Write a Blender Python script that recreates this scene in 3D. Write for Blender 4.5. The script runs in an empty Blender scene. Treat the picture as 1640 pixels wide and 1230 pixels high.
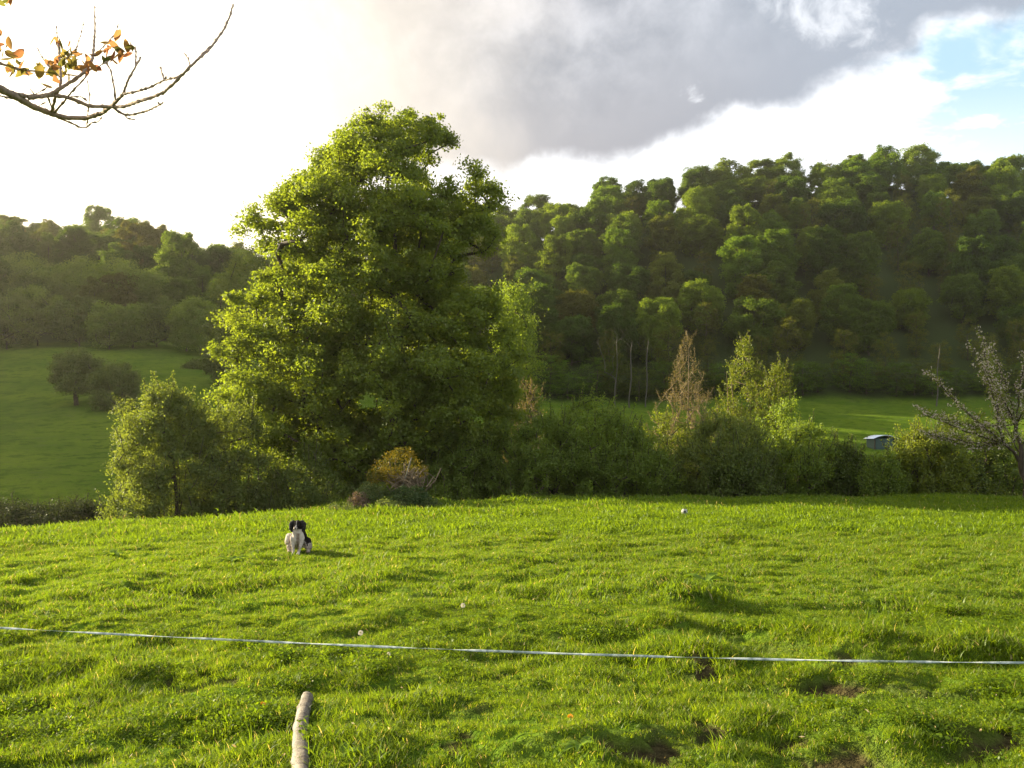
import bpy, bmesh, math, random
import numpy as np
from mathutils import Vector, Matrix, Euler
R = math.radians
rng = np.random.default_rng(7)
sc = bpy.context.scene

# ------------------------------------------------------------------ camera
F = 1420.0; HOR = 590.0                       # focal length and horizon row in photo pixels (1640 x 1230)
PITCH = math.atan((615 - HOR) / F)
cam_d = bpy.data.cameras.new('camera'); cam = bpy.data.objects.new('camera', cam_d)
sc.collection.objects.link(cam); sc.camera = cam
cam_d.sensor_width = 36; cam_d.lens = 36 * F / 1640
cam_d.clip_start = .05; cam_d.clip_end = 5000
cam.location = (0, 0, 0); cam.rotation_euler = (R(90) - PITCH, 0, 0)

# ------------------------------------------------------------------ sun, sky, exposure
SUN_AZ, SUN_EL = -60.0, 14.5
sd = Vector((math.sin(R(SUN_AZ)) * math.cos(R(SUN_EL)), math.cos(R(SUN_AZ)) * math.cos(R(SUN_EL)), math.sin(R(SUN_EL))))
sl = bpy.data.lights.new('sun', 'SUN'); so = bpy.data.objects.new('sun', sl); sc.collection.objects.link(so)
sl.energy = 5.0; sl.angle = R(.5); sl.color = (1.0, .88, .60)
so.rotation_euler = sd.to_track_quat('Z', 'Y').to_euler()
sc.view_settings.view_transform = 'Standard'; sc.view_settings.look = 'None'
sc.view_settings.gamma = 1; sc.view_settings.exposure = 2.05
sc.view_settings.use_curve_mapping = False
sc.cycles.max_bounces = 8; sc.cycles.diffuse_bounces = 3; sc.cycles.glossy_bounces = 2
sc.cycles.transmission_bounces = 4; sc.cycles.volume_bounces = 0; sc.cycles.transparent_max_bounces = 4
sc.cycles.sample_clamp_indirect = 4
sc.cycles.use_adaptive_sampling = True; sc.cycles.adaptive_threshold = .01
sc.cycles.use_denoising = True; sc.cycles.denoising_prefilter = 'ACCURATE'

class NT:
    """tiny node-graph helper"""
    def __init__(s, tree): s.t = tree; s.n = tree.nodes; s.l = tree.links
    def node(s, typ, ins=None, **kw):
        n = s.n.new(typ)
        for k, v in kw.items(): setattr(n, k, v)
        for k, v in (ins or {}).items(): s.put(n.inputs[k], v)
        return n
    def put(s, sock, v):
        if hasattr(v, 'is_output') or isinstance(v, bpy.types.NodeSocket): s.l.new(v, sock)
        else: sock.default_value = v
    def m(s, op, a, b=0.0, c=0.0, clamp=False):
        n = s.n.new('ShaderNodeMath'); n.operation = op; n.use_clamp = clamp
        for i, v in enumerate((a, b, c)): s.put(n.inputs[i], v)
        return n.outputs[0]
    def smooth(s, v, lo, hi):
        n = s.n.new('ShaderNodeMapRange'); n.interpolation_type = 'SMOOTHSTEP'
        s.put(n.inputs[0], v); n.inputs[1].default_value = lo; n.inputs[2].default_value = hi
        return n.outputs[0]
    def mix(s, f, a, b, blend='MIX'):
        n = s.n.new('ShaderNodeMix'); n.data_type = 'RGBA'; n.blend_type = blend
        s.put(n.inputs[0], f)
        for i, v in ((6, a), (7, b)):
            if isinstance(v, (tuple, list)): v = (*v[:3], 1)
            s.put(n.inputs[i], v)
        return n.outputs[2]
    def noise(s, vec, scale, detail=4, rough=.55, dist=0):
        n = s.node('ShaderNodeTexNoise', {'Scale': scale, 'Detail': detail, 'Roughness': rough, 'Distortion': dist})
        if vec is not None: s.l.new(vec, n.inputs['Vector'])
        return n.outputs[0]

def fcurve(g, val, pts):
    """piecewise curve node, x and y in 0..1"""
    n = g.n.new('ShaderNodeFloatCurve'); g.put(n.inputs['Value'], val)
    c = n.mapping.curves[0]
    c.points[0].location = pts[0]; c.points[-1].location = pts[-1]
    for p in pts[1:-1]: c.points.new(*p)
    n.mapping.update(); return n.outputs[0]

world = bpy.data.worlds.new('World'); sc.world = world; world.use_nodes = True
g = NT(world.node_tree); g.n.clear()
bgn = g.node('ShaderNodeBackground', {'Strength': .052}); out = g.node('ShaderNodeOutputWorld')
sky = g.node('ShaderNodeTexSky'); sky.sky_type = 'NISHITA'; sky.sun_disc = False
sky.sun_elevation = R(SUN_EL); sky.sun_rotation = R(SUN_AZ); sky.air_density = 1.0; sky.dust_density = 1.5; sky.ozone_density = 1.2
tc = g.node('ShaderNodeTexCoord'); D = tc.outputs['Generated']
sep = g.node('ShaderNodeSeparateXYZ'); g.l.new(D, sep.inputs[0]); X, Y, Z = sep.outputs
az = g.m('ARCTAN2', X, Y); el = g.m('ARCSINE', Z)
def A(px): return math.atan((px - 820) / F)
def E(px, py): return math.atan((HOR - py) / F * math.cos(A(px)))
vm = g.node('ShaderNodeVectorMath', operation='DOT_PRODUCT'); g.l.new(D, vm.inputs[0]); vm.inputs[1].default_value = sd
sdot = vm.outputs['Value']
# clouds lie on flat layers overhead: stretch the noise towards the horizon
zc = g.m('ADD', g.m('MAXIMUM', Z, 0.0), .16)
cx = g.m('DIVIDE', X, zc); cy = g.m('DIVIDE', Y, zc)
cv = g.node('ShaderNodeCombineXYZ'); g.l.new(cx, cv.inputs[0]); g.l.new(cy, cv.inputs[1])
CV = cv.outputs[0]
n1 = g.noise(CV, 1.6, 8, .58, .4); n2 = g.noise(CV, 4.5, 8, .62, .3); n3 = g.noise(D, 7.0, 7, .6, .3); n4 = g.noise(D, 22.0, 9, .66, .3); n5 = g.noise(D, 34.0, 8, .68, .5)
t_ = g.node('ShaderNodeMapRange', {}, clamp=True); g.l.new(az, t_.inputs[0]); t_.inputs[1].default_value = -1.2; t_.inputs[2].default_value = 1.2
edge_px = [(-200, 120), (120, 170), (330, 215), (500, 250), (640, 268), (800, 270), (900, 272), (1000, 245), (1090, 205), (1180, 180), (1280, 150), (1360, 118), (1440, 92), (1500, 60), (1640, 22), (1800, -40)]
EMAX = .6
pts = [(0.0, .25)] + [((A(px) + 1.2) / 2.4, E(px, py) / EMAX) for px, py in edge_px] + [(1.0, .9)]
edge = g.m('MULTIPLY', fcurve(g, t_.outputs[0], pts), EMAX)
de = g.m('SUBTRACT', el, edge)
nn = g.m('ADD', g.m('MULTIPLY', g.m('SUBTRACT', n3, .5), .10), g.m('MULTIPLY', g.m('SUBTRACT', n4, .5), .024))
cm = g.smooth(g.m('ADD', de, nn), -.014, .016)
# torn hole with blue showing, above the right wood
hx = g.m('DIVIDE', g.m('SUBTRACT', az, A(1325)), .045); hy = g.m('DIVIDE', g.m('SUBTRACT', el, E(1325, 28)), .016)
hy2 = g.m('SUBTRACT', hy, g.m('MULTIPLY', hx, -.9))
hr = g.m('ADD', g.m('MULTIPLY', hx, hx), g.m('MULTIPLY', hy2, hy2))
hole = g.smooth(g.m('ADD', hr, g.m('MULTIPLY', g.m('SUBTRACT', n5, .5), 14)), 4.0, -2.0)
hx = g.m('DIVIDE', g.m('SUBTRACT', az, A(1108)), .012); hy = g.m('DIVIDE', g.m('SUBTRACT', el, E(1108, 152)), .008)
hr = g.m('ADD', g.m('MULTIPLY', hx, hx), g.m('MULTIPLY', hy, hy))
hole2 = g.smooth(g.m('ADD', hr, g.m('MULTIPLY', g.m('SUBTRACT', n5, .5), 14)), 1.6, -1.5)
cm = g.m('MULTIPLY', cm, g.m('SUBTRACT', 1.0, g.m('MULTIPLY', hole, .55)))
cm = g.m('MULTIPLY', cm, g.m('SUBTRACT', 1.0, g.m('MULTIPLY', hole2, .5)))
# thin bright veil of high cloud low in the sky, blue opening at the right
veil_lo = g.smooth(az, A(1700), A(1180))
veil_n = g.smooth(g.m('ADD', n2, g.m('MULTIPLY', veil_lo, .35)), .46, .72)
base = g.mix(1.0, sky.outputs[0], (1.0, 1.0, 1.0), 'MULTIPLY')
blue = g.mix(.78, base, (3.0, 4.5, 5.6))
lowwhite = g.smooth(el, .30, .17)
vf = g.m('MAXIMUM', g.m('MULTIPLY', veil_n, .8), g.m('MULTIPLY', lowwhite, g.m('ADD', .45, g.m('MULTIPLY', veil_lo, .55))))
light = g.mix(vf, blue, (7.6, 7.5, 7.6))
# small grey wisps under the main bank
wx = g.smooth(g.m('ADD', g.m('MULTIPLY', n3, .55), g.m('MULTIPLY', n2, .45)), .56, .66)
wisp = g.m('MULTIPLY', wx, .45)
light = g.mix(wisp, light, (3.9, 4.2, 5.0))
tone = g.smooth(g.m('ADD', g.m('ADD', g.m('MULTIPLY', n3, .45), g.m('MULTIPLY', n4, .3)), g.m('MULTIPLY', n1, .25)), .38, .66)
grey = g.mix(tone, (1.95, 2.1, 2.4), (3.9, 4.0, 4.3))
# underside of the bank is darker towards its lower edge, lighter and bluer to the right top
grey = g.mix(g.smooth(de, .12, .0), grey, (2.25, 2.3, 2.55))
grey = g.mix(g.m('MULTIPLY', g.smooth(az, A(900), A(1500)), .5), grey, (2.05, 2.6, 3.3))
skyc = g.mix(cm, light, grey)
# unseen sky behind the viewer is brightened, added fill light for the hill fronts
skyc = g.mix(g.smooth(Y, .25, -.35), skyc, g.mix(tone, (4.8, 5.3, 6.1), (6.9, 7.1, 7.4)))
# the sun behind the bank lights it through: forward glow round the sun's direction
gl = g.m('POWER', g.m('MAXIMUM', sdot, 0.0), 7.0)
gl2 = g.m('POWER', g.m('MAXIMUM', sdot, 0.0), 30.0)
glow_c = g.mix(1.0, (9.5, 7.6, 4.6), g.node('ShaderNodeCombineColor', {0: gl, 1: gl, 2: gl}).outputs[0], 'MULTIPLY')
glow2 = g.mix(1.0, (22, 19, 14), g.node('ShaderNodeCombineColor', {0: gl2, 1: gl2, 2: gl2}).outputs[0], 'MULTIPLY')
# bright thin gap in the bank where the evening light pours through, left of the view
gd = Vector((math.sin(R(-34)) * math.cos(R(15)), math.cos(R(-34)) * math.cos(R(15)), math.sin(R(15))))
vg = g.node('ShaderNodeVectorMath', operation='DOT_PRODUCT'); g.l.new(D, vg.inputs[0]); vg.inputs[1].default_value = gd
gg = g.smooth(g.m('ADD', vg.outputs['Value'], g.m('MULTIPLY', g.m('SUBTRACT', n3, .5), .07)), .915, .99)
g3 = g.smooth(g.m('ADD', vg.outputs['Value'], g.m('MULTIPLY', g.m('SUBTRACT', n3, .5), .12)), .78, .955)
skyc = g.mix(g.m('MULTIPLY', g3, .75), skyc, (5.9, 5.3, 4.5))
skyc = g.mix(g.m('MULTIPLY', gg, .9), skyc, (9.5, 8.6, 6.9))
skyc = g.mix(1.0, skyc, glow_c, 'ADD'); skyc = g.mix(1.0, skyc, glow2, 'ADD')
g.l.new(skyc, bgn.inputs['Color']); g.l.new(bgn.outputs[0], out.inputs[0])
world.cycles.sampling_method = 'MANUAL'; world.cycles.sample_map_resolution = 512

# ------------------------------------------------------------------ helpers
MATS = {}
def mat(name, build=None):
    if name in MATS: return MATS[name]
    m = bpy.data.materials.new(name); m.use_nodes = True; m.node_tree.nodes.clear(); MATS[name] = m
    g = NT(m.node_tree); o = g.node('ShaderNodeOutputMaterial'); build(g, o); return m

def tag(o, label, cat, group=None, kind=None):
    if label: o['label'] = label
    if cat: o['category'] = cat
    if group: o['group'] = group
    if kind: o['kind'] = kind
    return o

def empty(name, loc, rz=0.0):
    o = bpy.data.objects.new(name, None); sc.collection.objects.link(o)
    o.location = loc; o.rotation_euler = (0, 0, rz); o.empty_display_size = .3; return o

def link(name, me, parent=None, m=None, loc=(0, 0, 0)):
    o = bpy.data.objects.new(name, me); sc.collection.objects.link(o)
    if m: me.materials.clear(); me.materials.append(m)
    if parent: o.parent = parent
    o.location = loc; return o

def mesh_np(name, V, faces_n, loops, smooth=False):
    """V (n,3); faces_n = verts per face (scalar or array); loops flat index array"""
    me = bpy.data.meshes.new(name)
    V = np.ascontiguousarray(V, dtype=np.float32); loops = np.ascontiguousarray(loops, dtype=np.int32).ravel()
    if np.isscalar(faces_n): nf = len(loops) // faces_n; tot = np.full(nf, faces_n, dtype=np.int32)
    else: tot = np.asarray(faces_n, dtype=np.int32); nf = len(tot)
    st = np.concatenate([[0], np.cumsum(tot)[:-1]]).astype(np.int32)
    me.vertices.add(len(V)); me.vertices.foreach_set('co', V.ravel())
    me.loops.add(len(loops)); me.loops.foreach_set('vertex_index', loops)
    me.polygons.add(nf); me.polygons.foreach_set('loop_start', st); me.polygons.foreach_set('loop_total', tot)
    if smooth: me.polygons.foreach_set('use_smooth', np.ones(nf, dtype=bool))
    me.update(calc_edges=True); return me

def fattr(me, name, vals, dom='FACE', typ='FLOAT'):
    a = me.attributes.new(name, typ, dom)
    a.data.foreach_set('value' if typ == 'FLOAT' else 'vector', np.asarray(vals, dtype=np.float32).ravel())

def norm(v): return v / np.maximum(np.linalg.norm(v, axis=-1, keepdims=True), 1e-9)

def leaf_quads(C, N, size, rg, asp=.62):
    """rhombic leaves: centres C, normals N, lengths size"""
    n = len(C); a = norm(np.cross(N, norm(rg.normal(size=(n, 3))))); b = np.cross(N, a)
    L = (size * .5)[:, None]; W = L * asp
    V = np.stack([C - a * L, C + b * W - a * L * .15, C + a * L, C - b * W + a * L * .1], axis=1).reshape(-1, 3)
    return V

def leaf_mesh(name, V, tint):
    me = mesh_np(name, V, 4, np.arange(len(V))); fattr(me, 'tint', tint); return me

# value noise on the plane
_P = np.random.default_rng(3).random((256, 256))
def vnoise(x, y):
    xi = np.floor(x).astype(int); yi = np.floor(y).astype(int); fx = x - xi; fy = y - yi
    fx = fx * fx * (3 - 2 * fx); fy = fy * fy * (3 - 2 * fy)
    q = lambda i, j: _P[i & 255, j & 255]
    return (q(xi, yi) * (1 - fx) + q(xi + 1, yi) * fx) * (1 - fy) + (q(xi, yi + 1) * (1 - fx) + q(xi + 1, yi + 1) * fx) * fy
def fbm(x, y, o=4):
    s = 0; a = .5; t = 0
    for i in range(o): s = s + a * vnoise(x + 17.3 * i, y - 9.1 * i); t += a; a *= .5; x = x * 2.03; y = y * 2.03
    return s / t
def sstep(v, a, b):
    t = np.clip((v - a) / (b - a), 0, 1); return t * t * (3 - 2 * t)

# ------------------------------------------------------------------ terrain
def UX(px): return (px - 820) / F
# profiles along the view depth for several bearings: (u, [(depth, z)...])
def sky_z(py, y, tree=12.0): return (HOR - py) / F * y - tree
PROF = [
 (-1.6, [(45, -9), (70, 0), (95, 20), (130, 44), (200, 50), (700, 50)]),
 (-.95, [(50, -9), (80, -5), (110, 12), (175, 60), (260, 66), (700, 60)]),
 (-.70, [(56, -9), (95, -6.5), (150, 8), (235, 50), (340, 54), (700, 50)]),
 (UX(0), [(58, -8.9), (110, -5.5), (182, 5.3), (300, sky_z(352, 300)), (420, 40), (700, 40)]),
 (UX(200), [(58, -9.2), (110, -5.3), (186, 5.6), (310, sky_z(372, 310)), (420, 36), (700, 36)]),
 (UX(380), [(58, -9.5), (120, -5.0), (195, 6.2), (320, sky_z(405, 320)), (420, 30), (700, 30)]),
 (UX(560), [(58, -10), (125, -9), (198, -3), (325, sky_z(380, 325)), (420, 42), (700, 42)]),
 (UX(700), [(58, -10), (125, -11.5), (198, -7), (318, sky_z(338, 318)), (420, 45), (700, 45)]),
 (UX(850), [(58, -10), (125, -12), (196, -7.6), (312, sky_z(326, 312)), (420, 46), (700, 50)]),
 (UX(1000), [(58, -10), (125, -12.2), (198, -7.8), (312, sky_z(292, 312)), (420, 56), (700, 56)]),
 (UX(1200), [(58, -10), (125, -12.2), (200, -7.0), (314, sky_z(262, 314)), (420, 62), (700, 62)]),
 (UX(1400), [(58, -10), (125, -12.0), (202, -6.9), (316, sky_z(244, 316)), (420, 64), (700, 64)]),
 (UX(1640), [(58, -10), (125, -11.5), (196, -7.6), (306, sky_z(262, 306)), (420, 62), (700, 62)]),
 (1.6, [(58, -9), (125, -8), (196, -4), (300, 40), (420, 42), (700, 42)]),
]
_us = np.array([p[0] for p in PROF]); _ys = np.linspace(40, 700, 331)
_tab = np.array([np.interp(_ys, [q[0] for q in p[1]], [q[1] for q in p[1]]) for p in PROF])
k_ = np.hanning(13); k_ /= k_.sum()
_tab = np.array([np.convolve(np.pad(r, 6, mode='edge'), k_, 'valid') for r in _tab])
def crest_y(u): return np.interp(u, [-.62, -.45, -.28, -.2, -.1, .1, .7], [23.5, 25, 27.5, 30.5, 33, 35.5, 36.5])
EDGE = lambda u: np.interp(u, [p[0] for p in PROF], [p[1][2][0] for p in PROF])
def plane_z(x, y): return -1.7 - .1 * y + .022 * np.minimum(x, 0) + 0 * x
def at_ground(px, py):
    u = (px - 820) / F; v = (py - HOR) / F
    y = 1.7 / (v - .1 + .022 * min(u, 0)); return u * y, y
def g2(px, py, r, h):
    x, y = at_ground(px, py); return (x, y, r, h)
HUMP = [g2(1065, 950, .55, .26), g2(1100, 968, .35, .16), g2(1050, 1010, .45, .17), g2(1400, 1045, .55, .22), g2(1300, 1020, .5, .12), g2(1580, 1060, .5, .15), g2(1150, 1060, .5, .13),
        g2(160, 1000, .4, .1), g2(820, 905, .6, .06), g2(1150, 868, .9, .14), g2(245, 868, .8, .1), g2(60, 1050, .4, .1), g2(290, 1150, .4, .1), g2(590, 1210, .35, .1), g2(250, 1080, .35, .1),
        g2(700, 1055, .4, .08), g2(900, 1215, .45, .1), g2(1460, 1190, .4, .12), g2(1360, 1150, .4, .1), g2(640, 930, .6, .08), g2(1500, 950, .6, .1)]
MUD = [g2(985, 1108, .22, 1), g2(940, 1090, .16, 1), g2(1265, 1098, .22, 1), g2(1390, 1105, .2, .8), g2(1500, 1118, .3, 1), g2(1200, 1130, .12, 1), g2(1535, 1205, .3, 1), g2(170, 1215, .2, 1), g2(30, 1225, .16, .7),
       g2(600, 1175, .14, .9), g2(1020, 1228, .2, 1), g2(1350, 1225, .22, .9), g2(1090, 1080, .2, .8), g2(180, 992, .25, .7), g2(1215, 1040, .18, .8), g2(760, 1140, .1, .8), g2(1450, 1035, .2, .8), g2(330, 1130, .1, .8)]
def mud_mask(x, y):
    m = 0 * x
    for (a, b, r, h) in MUD: m = np.maximum(m, h * np.exp(-(((x - a) / (r * 1.5)) ** 2 + ((y - b) / (r * 1.1)) ** 2)))
    n = fbm(x * 2.6 + 5, y * 2.6, 4)
    m = m * 2.2 * (n - .28) + .9 * sstep(n, .68, .76) * sstep(y, 12, 6)
    return np.clip(m, 0, 1)
def zt(x, y, fine=True):
    x = np.asarray(x, float); y = np.asarray(y, float)
    r = np.hypot(x, y); yy = np.where(y > .25 * r, y, .25 * r); u = x / np.maximum(yy, 1e-3)
    zp = plane_z(x, np.where(y > 0, y, y * .4))
    yc = crest_y(u)
    drop = np.maximum(yy - yc, 0); zn = zp - .30 * drop ** 2 / (drop + 5)
    # bearing interpolation of the far profiles
    uc = np.clip(u, -1.6, 1.6); iu = np.clip(np.searchsorted(_us, uc) - 1, 0, len(_us) - 2)
    f = (uc - _us[iu]) / (_us[iu + 1] - _us[iu]); f = f * f * (3 - 2 * f)
    ty = np.clip((yy - 40) / 2.0, 0, 329.999); j = ty.astype(int); fy = ty - j
    fz = (_tab[iu, j] * (1 - fy) + _tab[iu, j + 1] * fy) * (1 - f) + (_tab[iu + 1, j] * (1 - fy) + _tab[iu + 1, j + 1] * fy) * f
    w = sstep(yy, 46, 66)
    z = np.maximum(zn, -10.2) * (1 - w) + fz * w
    far = sstep(yy, 60, 120)
    z = z + far * (fbm(x / 40 + 3, y / 40, 3) - .5) * 2.2 + sstep(yy, 200, 260) * (fbm(x / 55, y / 55 + 7, 3) - .5) * 9
    if fine:
        near = sstep(yy, 60, 40)
        n = (fbm(x * .55, y * .55 + 3, 3) - .5) * .24 + (fbm(x * 1.9, y * 2.6, 3) - .5) * .17 + (fbm(x * 6, y * 7.5, 2) - .5) * .075
        h = 0 * x
        for (a, b, rr, hh) in HUMP: h = h + .8 * hh * np.exp(-(((x - a) / rr) ** 2 + ((y - b) / (rr * .7)) ** 2))
        z = z + near * (n * sstep(r, 1.0, 4.0) + h) - near * mud_mask(x, y) * .035
        # mound of soil under the brush heap
        z = z + .75 * np.exp(-(((x - MX) / 1.5) ** 2 + ((y - MY) / 1.3) ** 2))
    return z
MX, MY = UX(632) * 31.0, 31.0
def Z1(x, y, fine=True): return float(zt(np.array([x]), np.array([y]), fine)[0])
def at(px, y): x = UX(px) * y; return x, y, Z1(x, y)

def build_ground():
    azs = np.concatenate([np.linspace(-180, -60, 40, endpoint=False), np.linspace(-60, -34, 60, endpoint=False), np.linspace(-34, 34, 620), np.linspace(34, 60, 60)[1:], np.linspace(60, 180, 40)[1:-1]])
    rs = np.concatenate([[.01, 1.0, 2.0], np.geomspace(2.8, 46, 360), np.geomspace(46, 900, 190)[1:], [1400, 2500]])
    a = np.radians(azs)[None, :]; r = rs[:, None]
    x = r * np.sin(a); y = r * np.cos(a)
    z = zt(x, y)
    na, nr = len(azs), len(rs)
    V = np.stack([x, y, z], -1).reshape(-1, 3)
    i = np.arange(nr - 1)[:, None] * na; j = np.arange(na)[None, :]; j2 = (j + 1) % na
    L = np.stack([i + j, i + na + j, i + na + j2, i + j2], -1).reshape(-1, 4)[:, ::-1]
    me = mesh_np('ground', V, 4, L, True)
    xf, yf = V[:, 0], V[:, 1]; rr = np.hypot(xf, yf); yy = np.maximum(yf, .25 * rr); u = xf / np.maximum(yy, 1e-3)
    fattr(me, 'mud', np.where(rr < 46, mud_mask(xf, yf), 0), 'POINT')
    fo = sstep(yy - EDGE(u) + (fbm(xf / 9, yf / 9) - .5) * 6, -3, 2)
    fattr(me, 'forest', fo, 'POINT')
    def b(g, o):
        tcn = g.node('ShaderNodeTexCoord'); P = tcn.outputs['Object']
        mud = g.node('ShaderNodeAttribute', attribute_name='mud').outputs['Fac']
        fo = g.node('ShaderNodeAttribute', attribute_name='forest').outputs['Fac']
        a1 = g.noise(P, .09, 5); a0 = g.noise(P, .6, 6, .7); a2 = g.noise(P, 2.2, 6, .65); a3 = g.noise(P, 14, 4, .6)
        gr = g.mix(g.smooth(a1, .35, .65), (.068, .120, .010), (.105, .155, .013))
        gr = g.mix(g.m('MULTIPLY', g.smooth(a2, .42, .72), .55), gr, (.095, .115, .022))
        gr = g.mix(g.m('MULTIPLY', g.smooth(a3, .45, .75), .4), gr, (.04, .055, .010))
        gr = g.mix(g.m('MULTIPLY', g.smooth(g.noise(P, .25, 8, .75), .5, .6), .45), gr, (.05, .085, .010)); gr = g.mix(g.m('MULTIPLY', g.smooth(a0, .5, .62), .65), gr, (.035, .068, .008)); gr = g.mix(g.m('MULTIPLY', g.smooth(a0, .45, .36), .5), gr, (.075, .10, .025))
        soil = g.mix(g.smooth(g.noise(P, 9, 6, .7), .35, .65), (.022, .018, .009), (.060, .050, .022))
        fl = g.mix(a2, (.022, .030, .010), (.045, .062, .018))
        c = g.mix(mud, gr, soil); c = g.mix(fo, c, fl)
        bp = g.node('ShaderNodeBump', {'Strength': .9, 'Distance': .25}); g.l.new(g.m('ADD', a2, g.m('MULTIPLY', a3, .4)), bp.inputs['Height'])
        p = g.node('ShaderNodeBsdfDiffuse', {'Color': c})
        g.l.new(bp.outputs[0], p.inputs['Normal']); g.l.new(p.outputs[0], o.inputs[0])
    o = link('ground', me, None, mat('ground', b)); tag(o, 'pasture ground falling to the valley and rising into wooded hills', None, None, 'structure')
    return o
build_ground()

# ------------------------------------------------------------------ materials for plants
def leaf_mat(name, c1, c2, tr=.5, gain=1.9, use_obj=False, rough=.5, spec=.10, straw=False):
    """c1 dark, c2 light leaf colour; thin leaves let light through"""
    def b(g, o):
        t = g.node('ShaderNodeAttribute', attribute_name='tint').outputs['Fac']
        c = g.mix(t, c1, c2)
        if straw: c = g.mix(g.m('GREATER_THAN', t, 1.2), c, (.34, .29, .13))
        if use_obj:
            oi = g.node('ShaderNodeObjectInfo'); c = g.mix(1.0, c, oi.outputs['Color'], 'MULTIPLY')
        d = g.node('ShaderNodeBsdfDiffuse', {'Color': c})
        ct = g.mix(1.0, c, (gain * 1.2, gain * 1.06, gain * .45), 'MULTIPLY')
        tl = g.node('ShaderNodeBsdfTranslucent', {'Color': ct})
        mx = g.node('ShaderNodeMixShader', {0: tr}); g.l.new(d.outputs[0], mx.inputs[1]); g.l.new(tl.outputs[0], mx.inputs[2])
        if spec:
            gs = g.node('ShaderNodeBsdfGlossy', {'Color': (1, 1, 1, 1), 'Roughness': rough})
            m2 = g.node('ShaderNodeMixShader', {0: spec * .16}); g.l.new(mx.outputs[0], m2.inputs[1]); g.l.new(gs.outputs[0], m2.inputs[2]); mx = m2
        g.l.new(mx.outputs[0], o.inputs[0])
    return mat(name, b)
def bark_mat(name, c1, c2, scale=3.0):
    def b(g, o):
        P = g.node('ShaderNodeTexCoord').outputs['Object']
        mp = g.node('ShaderNodeMapping'); g.l.new(P, mp.inputs[0]); mp.inputs['Scale'].default_value = (1, 1, .25)
        n = g.noise(mp.outputs[0], scale * 3, 6, .7); c = g.mix(g.smooth(n, .3, .7), c1, c2)
        bp = g.node('ShaderNodeBump', {'Strength': .7, 'Distance': .05}); g.l.new(n, bp.inputs['Height'])
        p = g.node('ShaderNodeBsdfPrincipled', {'Base Color': c, 'Roughness': .9, 'Specular IOR Level': .2})
        g.l.new(bp.outputs[0], p.inputs['Normal']); g.l.new(p.outputs[0], o.inputs[0])
    return mat(name, b)
BARK = bark_mat('bark', (.03, .022, .015), (.085, .065, .045))
GREYBARK = bark_mat('grey bark', (.05, .045, .035), (.10, .09, .07))
PALEBARK = bark_mat('pale bark', (.11, .10, .075), (.25, .23, .18))
TWIG = bark_mat('twig bark', (.10, .075, .045), (.20, .15, .09))

# ------------------------------------------------------------------ tree builder
class Skel:
    def __init__(s): s.p = []; s.par = []; s.w = []
    def add(s, p, par): s.p.append(np.array(p, float)); s.par.append(par); s.w.append(0.0); return len(s.p) - 1
def grow(sk, targets, rg, step=1.0, wob=.12, up=.35):
    order = np.argsort(np.linalg.norm(targets - np.array(sk.p[0]), axis=1))
    tips = np.empty(len(targets), int)
    P = np.array(sk.p)
    for k in order:
        t = targets[k]; d = t - P; L = np.linalg.norm(d, axis=1)
        cost = L + 1.4 * np.maximum(0, -(d[:, 2]) + up * L * .5)
        i = int(np.argmin(cost)); a = P[i]; L = L[i]
        n = max(1, int(L / step)); cur = i
        pd = a - P[sk.par[i]] if sk.par[i] >= 0 else np.array([0, 0, 1.]); pd = pd / (np.linalg.norm(pd) + 1e-6)
        c = a + (pd * .45 + (t - a) / max(L, 1e-6) * .3 + np.array([0, 0, .12])) * L * .55
        new = []
        for q in range(1, n + 1):
            s_ = q / n; p = (1 - s_) ** 2 * a + 2 * s_ * (1 - s_) * c + s_ ** 2 * t
            if q < n: p = p + rg.normal(size=3) * wob * step
            cur = sk.add(p, cur); new.append(p)
        P = np.vstack([P, np.array(new)]); tips[k] = cur
    return tips
def tubes(sk, r_tip, r_base, sides=6, power=.5, rmin=0.0):
    n = len(sk.p); P = np.array(sk.p); par = sk.par
    w = np.zeros(n); kids = [[] for _ in range(n)]
    for i in range(n):
        if par[i] >= 0: kids[par[i]].append(i)
    for i in range(n - 1, -1, -1):
        if not kids[i]: w[i] += 1
        if par[i] >= 0: w[par[i]] += w[i]
    rad = r_tip + (r_base - r_tip) * ((w - 1) / max(w[0] - 1, 1)) ** power
    V = []; L = []; ring = {}
    ang = np.linspace(0, 2 * math.pi, sides, endpoint=False); ca, sa = np.cos(ang)[:, None], np.sin(ang)[:, None]
    def mk(p, d, r):
        ref = np.array([1., 0, 0]) if abs(d[0]) < .8 else np.array([0, 1., 0])
        a = np.cross(d, ref); a /= np.linalg.norm(a) + 1e-9; b = np.cross(d, a)
        V.append(p + (ca * a + sa * b) * r); return (len(V) - 1) * sides
    for i in range(n):
        p = par[i]
        if p < 0: ring[i] = mk(P[i], np.array([0, 0, 1.]), rad[i] * 1.25); continue
        d = P[i] - P[p]; L_ = np.linalg.norm(d)
        if L_ < 1e-6: ring[i] = ring[p]; continue
        d = d / L_
        main = max(kids[p], key=lambda q: w[q])
        s0 = ring[p] if main == i else mk(P[p], d, rad[i] * 1.1)
        s1 = mk(P[i], d, rad[i]); ring[i] = s1
        if rad[i] < rmin: continue
        for q in range(sides):
            q2 = (q + 1) % sides; L.append((s0 + q, s0 + q2, s1 + q2, s1 + q))
    return mesh_np('limbs', np.concatenate(V), 4, np.array(L), True)

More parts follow.
